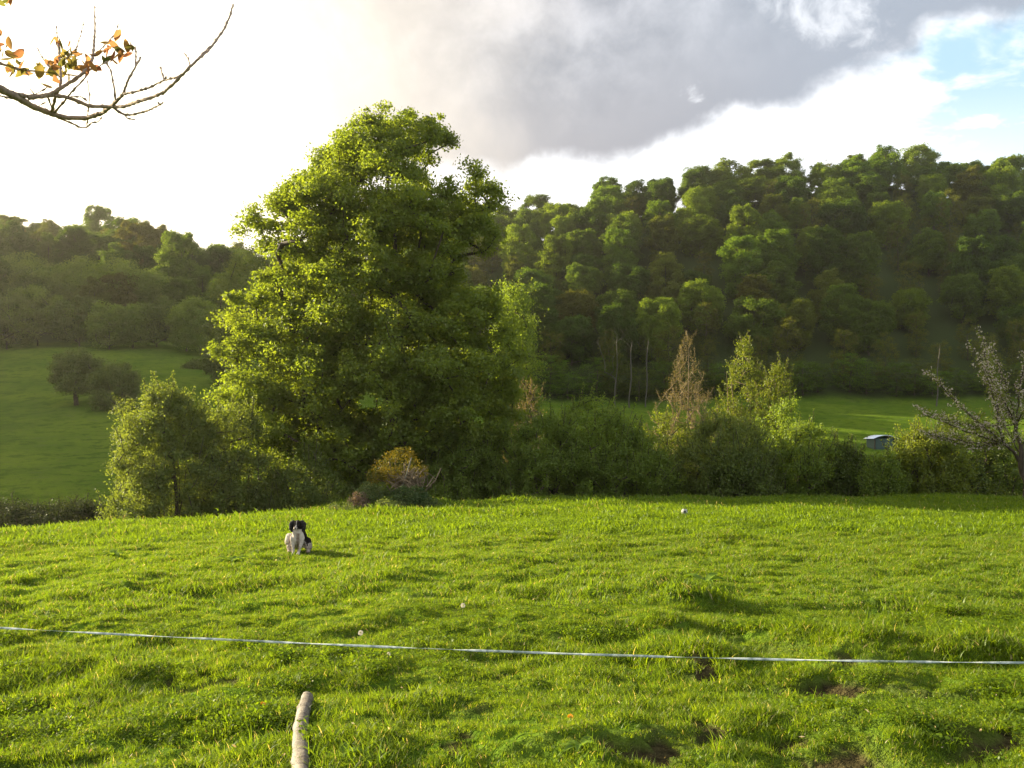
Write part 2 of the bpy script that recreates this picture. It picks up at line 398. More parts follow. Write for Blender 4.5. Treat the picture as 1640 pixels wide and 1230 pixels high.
def clump_leaves(C, rad, n_each, size, rg, flat=.7, shell=.6, upb=.35, rnd=.9):
    """leaves on and in puffs of foliage; returns verts, tint"""
    k = np.repeat(np.arange(len(C)), n_each); n = len(k)
    d = norm(rg.normal(size=(n, 3))); d[:, 2] += upb * .5; d = norm(d)
    # lumpy puffs
    lump = 1 + .22 * np.sin(d[:, 0] * 5 + k * 1.7) * np.sin(d[:, 1] * 6 + k) + .15 * np.sin(d[:, 2] * 9 + k * 2.1)
    rr = (shell + (1.08 - shell) * rg.random(n) ** .7) * lump
    rr = rr * np.where(rg.random(n) < .13, 1 + .45 * rg.random(n), 1)
    P = C[k] + d * (rad[k] * rr)[:, None] * np.array([1, 1, flat])
    N = norm(d * .9 + np.array([0, 0, upb]) + rg.normal(size=(n, 3)) * rnd)
    s = size * (.65 + .7 * rg.random(n))
    ct = rg.random(len(C))
    tint = np.clip(.45 * ct[k] + .55 * rg.random(n), 0, 1)
    return leaf_quads(P, N, s, rg), tint

def env_points(n, H, prof, rg, shell=.35, z0=0.0, void=.0, ysc=.92, left=None, vs=.35, mind=.0):
    """points inside a crown; prof [(t, right extent)], left the same for the other side"""
    pts = []; ts = [p[0] for p in prof]; rs = [p[1] for p in prof]; ls = [p[1] for p in (left or prof)]
    ph = rg.random(6) * 6.28; tries = 0; rmx = max(max(rs), max(ls))
    while len(pts) < n and tries < n * 60:
        tries += 1
        t = rg.random(); Rr = np.interp(t, ts, rs); Rl = np.interp(t, [p[0] for p in (left or prof)], ls)
        if rg.random() > (max(Rr, Rl) / rmx) ** 1.3 + .05: continue
        a = rg.random() * 6.283; rad = (shell + (1 - shell) * rg.random() ** .42)
        Rx = Rr if math.cos(a) > 0 else Rl
        lump = 1 + .10 * math.sin(3 * a + ph[0] + t * 7) + .07 * math.sin(7 * a + ph[1] + t * 15)
        x = math.cos(a) * Rx * rad * lump; y = math.sin(a) * .5 * (Rr + Rl) * ysc * rad * lump; z = z0 + t * (H - z0)
        if void:
            v = math.sin(x * vs * 2.1 + ph[2]) * math.sin(y * vs * 1.9 + ph[3]) * math.sin(z * vs * 2.7 + ph[4])
            if v > 1 - void: continue
        q = np.array([x, y, z])
        if mind and pts and np.min(np.linalg.norm((np.array(pts) - q) * np.array([1, 1, 1.5]), axis=1)) < mind: continue
        pts.append(q)
    return np.array(pts)

def boughs(C, per, br, rg, fl=.5):
    d = norm(rg.normal(size=(len(C) * per, 3))) * (rg.random((len(C) * per, 1)) ** .45)
    k = np.repeat(br * (.7 + .6 * rg.random(len(C))), per)[:, None]
    return np.repeat(C, per, axis=0) + d * k * np.array([1, 1, fl]) + np.array([0, 0, 1]) * (1 - np.sum(d[:, :2] ** 2, axis=1, keepdims=True)) * k * .22

def make_tree_meshes(seed, H, prof, n_cl, n_lf, lsize, crad, r_base, r_tip=.02, z0=.2, flat=.7, void=.0, sides=5, lean=(0, 0), left=None, step=1.0, stems=1, spread=0.0, shell=.35, mind=.0, upb=.35, shell_l=.6, trunk_top=.8, rnd=.9, uprow=.35, bough=None, shoots=0):
    rg = np.random.default_rng(seed)
    T = env_points(n_cl, H, prof, rg, shell, H * z0, void, left=left, mind=mind)
    if bough: T[:, 2] = np.minimum(T[:, 2], H * .88); T = boughs(T, bough[0], bough[1], rg, bough[2])
    sk = Skel(); root = sk.add((0, 0, -.4), -1)
    for s in range(stems):
        a = rg.random() * 6.28; cur = root; m = max(3, int(H * trunk_top / step))
        dx, dy = math.cos(a) * spread, math.sin(a) * spread
        ph = rg.random() * 6
        for q in range(1, m + 1):
            f = q / m; z = -.4 + (H * trunk_top + .4) * f
            w = .12 * math.sin(ph + f * 5) * min(1, H / 8)
            cur = sk.add((dx * f ** .8 + lean[0] * f + w, dy * f ** .8 + lean[1] * f + w * .5, z), cur)
    tips = grow(sk, T, rg, step, up=uprow)
    cr = crad * (.7 + .6 * rg.random(len(T)))
    V, t = clump_leaves(T, cr, n_lf, lsize, rg, flat, shell_l, upb, rnd)
    if shoots:
        pick = rg.permutation(len(T))[:int(len(T) * shoots)]; SP = []
        for i in pick:
            dd = norm((np.array([T[i][0], T[i][1], 0]) * .5 / (np.abs(T[:, :2]).max() + .1) + rg.normal(size=3) * .22 + np.array([0, 0, 1.]))[None])[0]; ln = cr[i] * rg.uniform(1.1, 2.6); c_ = tips[i]
            for q in range(1, 6): p_ = T[i] + dd * ln * q / 5; c_ = sk.add(p_, c_); SP.append(p_)
        V2, t2 = clump_leaves(np.array(SP), np.full(len(SP), .11), 9, lsize * .85, rg, 1.2, .1, .3); V = np.concatenate([V, V2]); t = np.concatenate([t, t2])
    tm = tubes(sk, r_tip, r_base, sides)
    return tm, leaf_mesh('leaves', V, t)

def place(name, meshes, loc, label, cat, group=None, bark=BARK, leaf=None, rz=0.0, sc_=1.0, col=None, trunk='trunk', crown='crown'):
    e = empty(name, loc, rz); e.scale = (sc_, sc_, sc_) if np.isscalar(sc_) else sc_
    tag(e, label, cat, group)
    a = link(trunk, meshes[0], e, None); b = link(crown, meshes[1], e, None)
    if not meshes[0].materials: meshes[0].materials.append(bark)
    if leaf is not None and not meshes[1].materials: meshes[1].materials.append(leaf)
    if col: b.color = (*col, 1)
    return e

# ------------------------------------------------------------------ the great tree in the middle
LEAF_BIG = leaf_mat('spring maple leaves', (.092, .138, .013), (.162, .208, .022), .57, 1.65)
def great_tree():
    Yt = 45.0; k = Yt / F; tx = 628
    base = at(tx, Yt); bz = base[2]
    rows = [(188, 615, 668), (204, 560, 700), (215, 525, 722), (250, 500, 738), (285, 480, 760), (300, 458, 800), (335, 405, 806), (370, 398, 800), (405, 400, 788), (430, 432, 770), (460, 400, 782), (500, 380, 800),
            (550, 374, 815), (600, 362, 834), (650, 342, 838), (690, 335, 815), (725, 400, 775), (760, 450, 735), (790, 490, 690)]
    zb = (HOR - 790) * k - bz; ztp = (HOR - 188) * k - bz; H = ztp
    z0 = zb / H
    fl = lambda py: (((HOR - py) * k - bz) - zb) / (ztp - zb)
    prof = sorted([(fl(py), max(.4, (xr - tx) * k - 1.6)) for py, xl, xr in rows]); left = sorted([(fl(py), max(.4, (tx - xl) * k - 1.6)) for py, xl, xr in rows])
    rg = np.random.default_rng(11)
    B = env_points(250, H, prof, rg, .30, H * z0, .0, left=left, vs=.42, mind=1.2, ysc=.95)
    lob = [(595, 222), (640, 208), (688, 226), (545, 246), (522, 272), (712, 245), (500, 300), (745, 290), (775, 318), (445, 350), (425, 372), (762, 350), (440, 400), (770, 385), (455, 330), (480, 318), (750, 400), (430, 480), (418, 505), (408, 540), (402, 575), (392, 610), (372, 645), (362, 682), (385, 705),
           (790, 500), (795, 540), (806, 590), (808, 630), (795, 670), (770, 700), (745, 740), (480, 755), (520, 770), (560, 765), (430, 720), (640, 770), (700, 760), (455, 745), (610, 740), (480, 700), (520, 722), (560, 738), (600, 728), (640, 742), (680, 738), (720, 722), (500, 750), (545, 700), (610, 690), (660, 700), (580, 665), (640, 655)]
    Lb = np.array([((a - tx) * k, rg.uniform(-1.6, 1.6) - (1.8 if b_ > 650 and 470 < a < 730 else 0), (HOR - b_) * k - bz) for a, b_ in lob])
    B = np.vstack([B[np.min(np.linalg.norm(B[:, None] - Lb[None], axis=2), axis=1) > 1.3], Lb])
    T = boughs(B, 9, 1.55, rg, .55)
    # gaps the photograph shows: sky between the top and the right shoulder, and under the left shoulder
    def cut(px, py, rx, ry, ymax=99):
        nonlocal T
        cx = (px - tx) * k; cz = (HOR - py) * k - bz
        T = T[(((T[:, 0] - cx) / rx) ** 2 + ((T[:, 2] - cz) / ry) ** 2) > 1]
    cut(708, 292, .9, .8); cut(690, 318, .6, .6); cut(560, 400, .8, .45); cut(405, 436, 1.2, .5); cut(815, 440, .8, .5); cut(655, 395, .7, .7); cut(760, 425, 1.0, .7); cut(600, 645, 1.6, .5); cut(520, 520, .9, .5)
    cut(765, 258, .7, .5); cut(620, 500, .9, .7); cut(680, 560, .8, .5)
    sk = Skel(); cur = sk.add((0, 0, -.5), -1); m = 22
    for q in range(1, m + 1):
        f = q / m; cur = sk.add((.35 * math.sin(f * 4) + .3 * f, .25 * math.sin(f * 5 + 1), -.5 + (H * .9) * f), cur)
    grow(sk, T, rg, .8, .1, .15)
    tm = tubes(sk, .016, .60, 8, .55)
    cr = .56 * (.7 + .65 * rg.random(len(T)))
    V, t = clump_leaves(T, cr, 225, .145, rg, .7, .2, .45, 1.0)
    # sprigs reaching past the outline
    out = T[rg.integers(0, len(T), 900)]; dirs = norm(rg.normal(size=(900, 3)) + np.array([0, 0, .4]))
    S = out + dirs * (.4 + .35 * rg.random((900, 1)))
    V2, t2 = clump_leaves(S, np.full(900, .22), 34, .15, rg, .8, .1, .3)
    cm = leaf_mesh('leaves', np.concatenate([V, V2]), np.concatenate([t, t2]))
    place('broadleaf_tree', (tm, cm), (base[0], base[1], bz), 'great spreading broadleaf tree in bright spring leaf standing in the middle of the view', 'tree', None, BARK, LEAF_BIG)
great_tree()

# ------------------------------------------------------------------ forest prototypes and copies
LEAF_F = leaf_mat('woodland leaves', (.072, .112, .018), (.112, .160, .026), .42, 1.5, True, spec=0)
CONE = leaf_mat('conifer needles', (.018, .030, .012), (.035, .050, .018), .2, 1.2, True, spec=0)
round_p = [(0, .45), (.15, .8), (.4, 1), (.65, .96), (.85, .74), (.95, .5), (1, .25)]
oval_p = [(0, .4), (.2, .8), (.5, 1), (.75, .86), (.9, .6), (1, .2)]
cone_p = [(0, .8), (.25, 1), (.5, .85), (.75, .55), (.92, .28), (1, .08)]
def P_(p, r): return [(t, q * r) for t, q in p]
protos = []
for s, (H, pr, r) in enumerate([(14, round_p, 5.3), (17, oval_p, 4.9), (13, round_p, 5.0), (16.5, cone_p, 4.8), (18, oval_p, 4.4), (13, round_p, 5.9), (15, cone_p, 5.4)]):
    protos.append(make_tree_meshes(100 + s, H, P_(pr, r * .92), 58, 125, .36, .95, .24, .03, z0=.10, flat=.85, sides=4, step=1.4, shell=.55, mind=1.35, upb=.6, rnd=.85, shell_l=.45, bough=(5, 1.15, .9)))
thin = [make_tree_meshes(200 + s, 14.5 + s, P_(oval_p, 3.6), 110, 60, .24, .9, .17, .03, z0=.06, flat=.8, sides=4, step=1.2, shell=.15, upb=.3, rnd=1.1, shell_l=.1) for s in range(3)]
def conifer_meshes(seed, H, r):
    rg = np.random.default_rng(seed); sk = Skel(); c = sk.add((0, 0, -.3), -1)
    for q in range(1, 10): c = sk.add((0, 0, H * q / 9 - .3), c)
    tm = tubes(sk, .03, .2, 5); C = []; N = []
    for i in range(9000):
        f = rg.random() ** .7; z = H * (.1 + .9 * (1 - f)); a = rg.random() * 6.28
        lay = (z * 1.1) % 1.0; rr = r * f * (.25 + .75 * rg.random() ** .5) * (.72 + .28 * (1 - lay)) * (1 + .2 * math.sin(a * 7 + math.floor(z * 1.1) * 2))
        C.append((math.cos(a) * rr, math.sin(a) * rr, z - .25 * rr)); N.append((math.cos(a) * .4, math.sin(a) * .4, .8))
    C = np.array(C); N = norm(np.array(N) + rg.normal(size=(len(C), 3)) * .6)
    return tm, leaf_mesh('needles', leaf_quads(C, N, .36 * (.6 + .8 * rg.random(len(C))), rg, .4), rg.random(len(C)))
conif = [conifer_meshes(31, 14.5, 3.2)]

ORD = ['first', 'second', 'third', 'fourth', 'fifth', 'sixth', 'seventh', 'eighth', 'ninth', 'tenth', 'eleventh', 'twelfth', 'thirteenth', 'fourteenth', 'fifteenth', 'sixteenth', 'seventeenth', 'eighteenth', 'nineteenth', 'twentieth', 'twenty-first', 'twenty-second', 'twenty-third', 'twenty-fourth', 'twenty-fifth', 'twenty-sixth', 'twenty-seventh', 'twenty-eighth']
TONES = [('mid green', (.95, 1.0, .9)), ('dark green', (.62, .72, .7)), ('yellow-green', (1.4, 1.35, .95)), ('olive', (1.05, .88, .85)), ('fresh green', (1.02, 1.14, .8)), ('brownish', (1.08, .80, .8))]
ntree = 0
def forest(side, u0, u1, nrow, spacing, tones, extra, seed, edge_off=4):
    global ntree
    rg = random.Random(seed)
    for r in range(nrow):
        f = (r + .15) / (nrow - .6)
        us = []; yb0 = EDGE(np.array((u0 + u1) / 2)); rowname = ORD[r]
        ymean = 200 + f * 112; n = max(4, int(round((u1 - u0) * ymean / spacing)))
        for c in range(n):
            u = u0 + (c + (.5 if r % 2 else 0) + rg.uniform(-.28, .28)) / n * (u1 - u0)
            us.append(u)
        us.sort()
        for c, u in enumerate(us):
            e0 = float(EDGE(u)) + edge_off; ridge = float(np.interp(u, _us, [p[1][3][0] for p in PROF])) + 7
            y = e0 + (ridge - e0) * f + rg.uniform(-3, 3); x = u * y; z = Z1(x, y) - .4
            tn = rg.choices(TONES, tones)[0]; tname, tc_ = tn
            jit = rg.uniform(.85, 1.18); col = tuple(v * jit for v in tc_)
            kind = 'broadleaf'
            if r == 0 and side == 'right' or (r == 1 and side == 'right' and rg.random() < .4): kind = 'thin'
            elif side == 'right' and rg.random() < .14: kind = 'thin'; col = tuple(v * .85 for v in col)
            if side == 'left' and r >= 3 and u < -.42 and rg.random() < .30: kind = 'conifer'
            s = rg.uniform(.82, 1.2) * (1.0 if r else .85)
            wide = 1.18 if f > .85 else 1.0
            where = f'{ORD[c]} from left in {ORD[r]} row up {"tall" if side == "right" else "low left"} hill'
            if kind == 'broadleaf':
                pr = rg.choice(protos); lab = f'{tname} broadleaf tree, {where}'; nm = 'broadleaf_tree'; lf = LEAF_F
            elif kind == 'thin':
                pr = rg.choice(thin); lab = f'slim twiggy tree, {where}'; nm = 'slim_tree'; lf = LEAF_F; col = tuple(v * w_ for v, w_ in zip((.9, .7, .75), (jit,) * 3)); s *= rg.uniform(.8, 1.1)
            else:
                pr = conif[0]; lab = f'dark conifer, {where}'; nm = 'conifer_tree'; lf = CONE; col = (1, 1, 1); s *= .85
            rz = rg.uniform(0, 6.28)
            place(nm, pr, (x, y, z), lab, 'tree', f'trees of the {"tall" if side == "right" else "low"} wooded hill', BARK, lf, rz, (s * wide * rg.uniform(.92, 1.15), s * wide * rg.uniform(.92, 1.15), s * rg.uniform(.88, 1.1) / wide ** .5), col)
            ntree += 1
forest('right', -.26, .64, 10, 10.9, [4, 3, 3, 1.4, 2, .7], None, 5)
forest('left', -.64, -.27, 8, 10.6, [3, 3, .8, 3, 1, 1.4], None, 9, edge_off=5)
def understorey(u0, u1, n, seed, hill):
    rg = random.Random(seed)
    for q in range(n):
        u = u0 + (q + .5 + rg.uniform(-.3, .3)) / n * (u1 - u0); y = float(EDGE(u)) + rg.uniform(0, 3); x = u * y; j = rg.uniform(.75, 1.1)
        place('scrub_tree', rg.choice(thin), (x, y, Z1(x, y) - .3), f'low brown-green scrub, {ORD[q]} from left along the foot of the {hill} wooded hill', 'bush', f'scrub at the foot of the {hill} wooded hill', BARK, LEAF_F, rg.uniform(0, 6), (rg.uniform(.9, 1.4), rg.uniform(.9, 1.4), rg.uniform(.35, .62)), rg.choice([(.8 * j, .72 * j, .8 * j), (.75 * j, .85 * j, .7 * j), (.9 * j, 1.1 * j, .7 * j)]))
understorey(-.05, .62, 26, 77, 'tall')
def side_wood():
    rg = np.random.default_rng(88); Vs = []; ts = []
    for i in range(75):
        u = rg.uniform(-.90, -.655); e0 = float(EDGE(u)); y = e0 + rg.random() ** .8 * (np.interp(u, [-1.35, -.655], [75, 130])); x = u * y; z = Z1(x, y)
        C = env_points(26, 13 * rg.uniform(.85, 1.15), P_(round_p, 4.6), rg, .5, 2.0) + np.array([x, y, z])
        V, t = clump_leaves(C, np.full(len(C), 1.5), 60, .75, rg, .85, .5, .6, .8); Vs.append(V); ts.append(t)
    o = link('woodland', leaf_mesh('woodland', np.concatenate(Vs), np.concatenate(ts)), None, LEAF_F); tag(o, 'wooded hillside running on beyond the left edge of the view', 'woodland', None, 'stuff')
side_wood()
print('forest trees', ntree)

# ------------------------------------------------------------------ trees and bushes between
LEAF_W = leaf_mat('willow leaves', (.075, .110, .020), (.135, .170, .032), .5, 1.5)
LEAF_H = leaf_mat('hazel leaves', (.085, .135, .016), (.155, .215, .026), .52, 1.6)
LEAF_D = leaf_mat('hawthorn leaves', (.060, .090, .014), (.110, .150, .024), .45, 1.4)
LEAF_Y = leaf_mat('young golden leaves', (.080, .115, .013), (.140, .170, .018), .5, 1.6)
LEAF_B = leaf_mat('opening buds', (.13, .11, .045), (.20, .16, .065), .35, 1.3)
bush_p = [(0, .82), (.2, 1), (.5, .95), (.75, .72), (.92, .42), (1, .15)]
dome_p = [(0, .95), (.3, 1), (.6, .9), (.85, .6), (1, .2)]
def shrub(px, Yd, top, wpx, label, leaf, name='bush', prof=bush_p, n_cl=110, n_lf=150, ls=.13, cr=.55, seed=1, stems=5, shell=.3, base_drop=0.0, bark=BARK, cat='bush', group=None, flat=.8, z0=.08, rnd=1.0, shell_l=.2, r_base=.14, void=.1, trunk_top=.6, asym=0.0, r_tip=.012, tw=False, shoots=.55):
    """a shrub centred on photo column px at depth Yd whose top reaches photo row top and that is wpx wide"""
    x, y, z = at(px, Yd); H = (HOR - top) / F * Yd - z + cr * .5; rad = wpx / 2 / F * Yd - cr * .5
    if n_cl > 60 and Yd < 60: n_cl = int(n_cl * 1.6); n_lf = int(n_lf * .75); cr *= .78
    rt = [(t, q * rad * (1 + asym)) for t, q in prof]; lt = [(t, q * rad * (1 - asym)) for t, q in prof]
    m = make_tree_meshes(seed, H - cr * .4, rt, n_cl, n_lf, ls, cr, r_base, r_tip, z0, flat, void, 5, left=lt, step=.6 if H < 9 else .9, stems=stems, spread=rad * .45 if stems > 1 else 0, shell=shell, trunk_top=trunk_top, rnd=rnd, shell_l=shell_l, shoots=shoots if Yd < 70 else 0)
    return place(name, m, (x, y, z - .1), label, cat, group, bark, leaf)
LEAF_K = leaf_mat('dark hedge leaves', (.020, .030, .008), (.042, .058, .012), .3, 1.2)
# field trees far left
shrub(122, 112, 562, 86, 'small dark round-headed tree alone on the far left pasture', LEAF_D, 'field_tree', round_p, 90, 170, .24, .85, 301, 1, .3, cat='tree', z0=.22, r_base=.3)
shrub(188, 108, 578, 84, 'dark hawthorn just right of the lone round-headed field tree', LEAF_D, 'hawthorn_tree', dome_p, 80, 170, .24, .85, 302, 3, .3, cat='tree')
shrub(328, 150, 580, 66, 'low dark thicket on the left pasture against the great tree', LEAF_D, 'thicket', dome_p, 50, 150, .3, 1.0, 303, 4)
shrub(352, 132, 500, 70, 'brownish shrubby tree rising behind the left skirt of the great tree', LEAF_D, 'shrubby_tree', oval_p, 90, 150, .27, 1.0, 304, 3, cat='tree')
shrub(402, 118, 398, 132, 'tall olive tree lit from the side behind the left edge of the great tree', LEAF_W, 'tall_tree', oval_p, 150, 230, .22, 1.25, 305, 1, .35, cat='tree', r_base=.35)
# wood edge at the left, round crowns along the top of the pasture
edgeL = [(12, 172, 470, 120, 'olive'), (60, 178, 462, 110, 'green'), (128, 176, 475, 100, 'brown'), (175, 170, 488, 70, 'green'), (213, 172, 492, 55, 'green'), (252, 176, 478, 90, 'brown'), (298, 172, 488, 60, 'green'), (322, 168, 475, 70, 'green')]
for q, (px, Yd, tp, w, c) in enumerate(edgeL):
    shrub(px, Yd, tp, w, f'{c} rounded tree, {ORD[q]} from the left along the top edge of the left pasture', {'olive': LEAF_W, 'green': LEAF_H, 'brown': LEAF_D}[c], 'edge_tree', round_p, 70, 150, .33, 1.2, 320 + q, 1, .4, cat='tree', group='trees along the top edge of the left pasture', z0=.12)
for q, (px, Yd, tp, w) in enumerate([(40, 196, 412, 130), (165, 200, 415, 150), (235, 205, 440, 100)]):
    shrub(px, Yd, tp, w, f'broad green crown, {ORD[q]} from the left behind the small edge trees of the left pasture', LEAF_H, 'broad_tree', round_p, 110, 190, .36, 1.7, 340 + q, 1, .5, cat='tree', group='broad crowns behind the left edge trees', z0=.2)
# left middle: big willowy bush and companions below the crest
shrub(272, 36, 622, 232, 'large pale willowy bush left of the great tree', LEAF_W, 'willow_bush', [(0, .95), (.2, 1), (.45, .82), (.7, .62), (.88, .5), (1, .25)], 210, 300, .095, .55, 350, 7, .15, void=.12)
shrub(205, 41, 640, 62, 'thin leafy upright bush at the left shoulder of the willowy bush', LEAF_W, 'leafy_bush', oval_p, 60, 120, .11, .5, 351, 4, .1)
shrub(372, 38, 652, 160, 'olive bush between the large willowy bush and the great tree', LEAF_W, 'shaded_bush', dome_p, 150, 220, .1, .6, 352, 6)
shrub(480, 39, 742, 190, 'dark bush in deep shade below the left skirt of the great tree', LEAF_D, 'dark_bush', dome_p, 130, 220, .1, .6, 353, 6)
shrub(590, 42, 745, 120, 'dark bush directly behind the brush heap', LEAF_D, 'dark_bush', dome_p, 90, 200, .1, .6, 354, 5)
# right of the great tree
shrub(818, 66, 455, 100, 'fresh green tree showing past the right edge of the great tree', LEAF_H, 'green_tree', oval_p, 160, 260, .15, .95, 360, 1, .35, cat='tree', r_base=.25, z0=.1)
shrub(845, 52, 610, 84, 'twiggy brown bush beside the right edge of the great tree', LEAF_B, 'twiggy_bush', oval_p, 110, 30, .07, .4, 361, 7, .1, bark=TWIG, cat='bush')
hedge = [
 (735, 42, 690, 130, LEAF_H, 'leafy green bush under the right side of the great tree', dome_p, 130),
 (800, 43, 678, 130, LEAF_H, 'thin-stemmed green bush right of the great tree', bush_p, 120),
 (875, 41, 668, 120, LEAF_H, 'green hedge bush with a level top right of the twiggy brown bush', dome_p, 130),
 (950, 42, 640, 150, LEAF_H, 'tall leafy bush with bright upright tip', bush_p, 190),
 (1020, 41, 694, 130, LEAF_H, 'dark green dense bush right of the tall leafy bush', dome_p, 150),
 (1075, 47, 664, 130, LEAF_Y, 'yellow-lit bush below the bare brown tree', dome_p, 130),
 (1165, 41, 668, 150, LEAF_W, 'greyish green domed bush below the golden tree', dome_p, 190),
 (1180, 39, 722, 90, LEAF_D, 'dark low bush in front of the greyish domed bush', dome_p, 110),
 (1255, 44, 640, 110, LEAF_H, 'upright bush right of the golden tree', bush_p, 140),
 (1290, 41, 685, 120, LEAF_H, 'dark hedge bush right of the upright bush', dome_p, 120),
 (1352, 41, 716, 90, LEAF_D, 'low dark rounded bush left of the field shelter', dome_p, 140),
 (1488, 40, 688, 115, LEAF_Y, 'golden yellow domed bush right of the field shelter', dome_p, 170),
 (1418, 39, 733, 60, LEAF_H, 'small low bush closing the gap below the field shelter', dome_p, 70),
 (1545, 42, 672, 130, LEAF_D, 'dark bush behind the blossom tree', dome_p, 140),
 (1625, 43, 705, 110, LEAF_H, 'green bush at the far right under the blossom tree', dome_p, 110),
 (1710, 43, 690, 130, LEAF_D, 'dark bush beyond the blossom tree at the end of the hedge', dome_p, 90)]
for q, (px, Yd, tp, w, lf, lab, pr, nc) in enumerate(hedge):
    shrub(px, Yd, tp, w * 1.28, lab, lf, 'hedge_bush', pr, nc, 190, .095, .5, 370 + q, 7, .2, group='bushes of the hedge at the field edge', void=.16, shell_l=.1)
shrub(1190, 52, 548, 150, 'golden young tree rising from the hedge', LEAF_Y, 'golden_tree', [(0, 1), (.3, .95), (.55, .75), (.75, .5), (.9, .25), (1, .08)], 190, 120, .10, .5, 390, 2, .1, cat='tree', z0=.15, r_base=.15, trunk_top=.85, bark=TWIG)
shrub(1243, 50, 585, 70, 'small golden tree at the right side of the larger golden one', LEAF_Y, 'golden_tree', oval_p, 90, 110, .10, .45, 391, 2, .1, cat='tree', z0=.2, trunk_top=.85, bark=TWIG)
shrub(1100, 51, 540, 165, 'bare brown budding tree left of the golden tree', LEAF_B, 'budding_tree', [(0, 1), (.3, .95), (.5, .7), (.75, .35), (.92, .14), (1, .05)], 420, 34, .055, .35, 392, 1, .08, cat='tree', z0=.2, r_base=.13, trunk_top=.95, bark=TWIG, r_tip=.014, shell_l=.05)

# ------------------------------------------------------------------ dead snag and pale trunks at the wood's edge
def bare_tree(px, Yd, top, wpx, label, seed, n=26):
    x, y, z = at(px, Yd); H = (HOR - top) / F * Yd - z; rg = np.random.default_rng(seed)
    T = env_points(n, H, P_(oval_p, wpx / 2 / F * Yd), rg, .3, H * .25)
    sk = Skel(); c = sk.add((0, 0, -.4), -1)
    for q in range(1, 12): c = sk.add((.16 * math.sin(q * .8 + seed) + .05 * q, 0, H * .95 * q / 11), c)
    T[:, 2] += np.hypot(T[:, 0], T[:, 1]) * .9
    grow(sk, T, rg, 1.0, .05, .9)
    e = empty('bare_tree', (x, y, z)); tag(e, label, 'tree', 'pale bare trees at the foot of the tall wood')
    link('trunk', tubes(sk, .02, .15, 5), e, GREYBARK)
bare_tree(985, 188, 530, 60, 'pale dead tree with forked bare limbs at the foot of the tall wood', 3)
bare_tree(1008, 190, 540, 20, 'slim pale trunk just right of the forked dead tree', 4, 10)
bare_tree(1034, 192, 535, 20, 'slim pale leaning trunk, second right of the forked dead tree', 5, 10)
bare_tree(1500, 190, 545, 16, 'short pale bare trunk in the dark wood above the golden yellow bush', 6, 8)

# ------------------------------------------------------------------ low dark hedge at the far left behind the crest
def low_hedge():
    rg = np.random.default_rng(77); C = []
    for i in range(260):
        u = UX(-80) + (UX(190) - UX(-80)) * rg.random(); y = 44 + rg.normal() * .5; x = u * y
        top = (HOR - 799 - 4 * math.sin(i)) / F * y; z0 = Z1(x, y)
        C.append((x, y, z0 + (top - .45 - z0) * rg.random() ** .5))
    C = np.array(C); V, t = clump_leaves(C, np.full(len(C), .5), 200, .10, rg, .8, .3, .3)
    e = empty('low_hedge', (float(C[:, 0].mean()), 44, float(C[:, 2].min()) - .5)); tag(e, 'low dark clipped hedge below the crest at the left edge', 'hedge')
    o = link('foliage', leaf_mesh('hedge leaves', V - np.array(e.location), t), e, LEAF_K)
    sk = Skel(); r0 = sk.add((0, 0, -.2), -1)
    B = C[::6] - np.array(e.location)
    base = r0
    for xx in np.linspace(-5.5, 5.5, 23):
        gz = Z1(e.location[0] + xx, 44) - e.location[2]; a = sk.add((xx, 0, gz), r0); sk.add((xx + .1, .1, gz + .9), a)
    link('stems', tubes(sk, .02, .05, 4), e, BARK)
low_hedge()
# scrub at the foot of the left crest
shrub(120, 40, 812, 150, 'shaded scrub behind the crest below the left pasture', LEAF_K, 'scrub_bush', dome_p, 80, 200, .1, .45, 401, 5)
shrub(20, 40, 815, 130, 'shaded scrub at the extreme left behind the crest', LEAF_K, 'scrub_bush', dome_p, 80, 200, .1, .45, 402, 5)

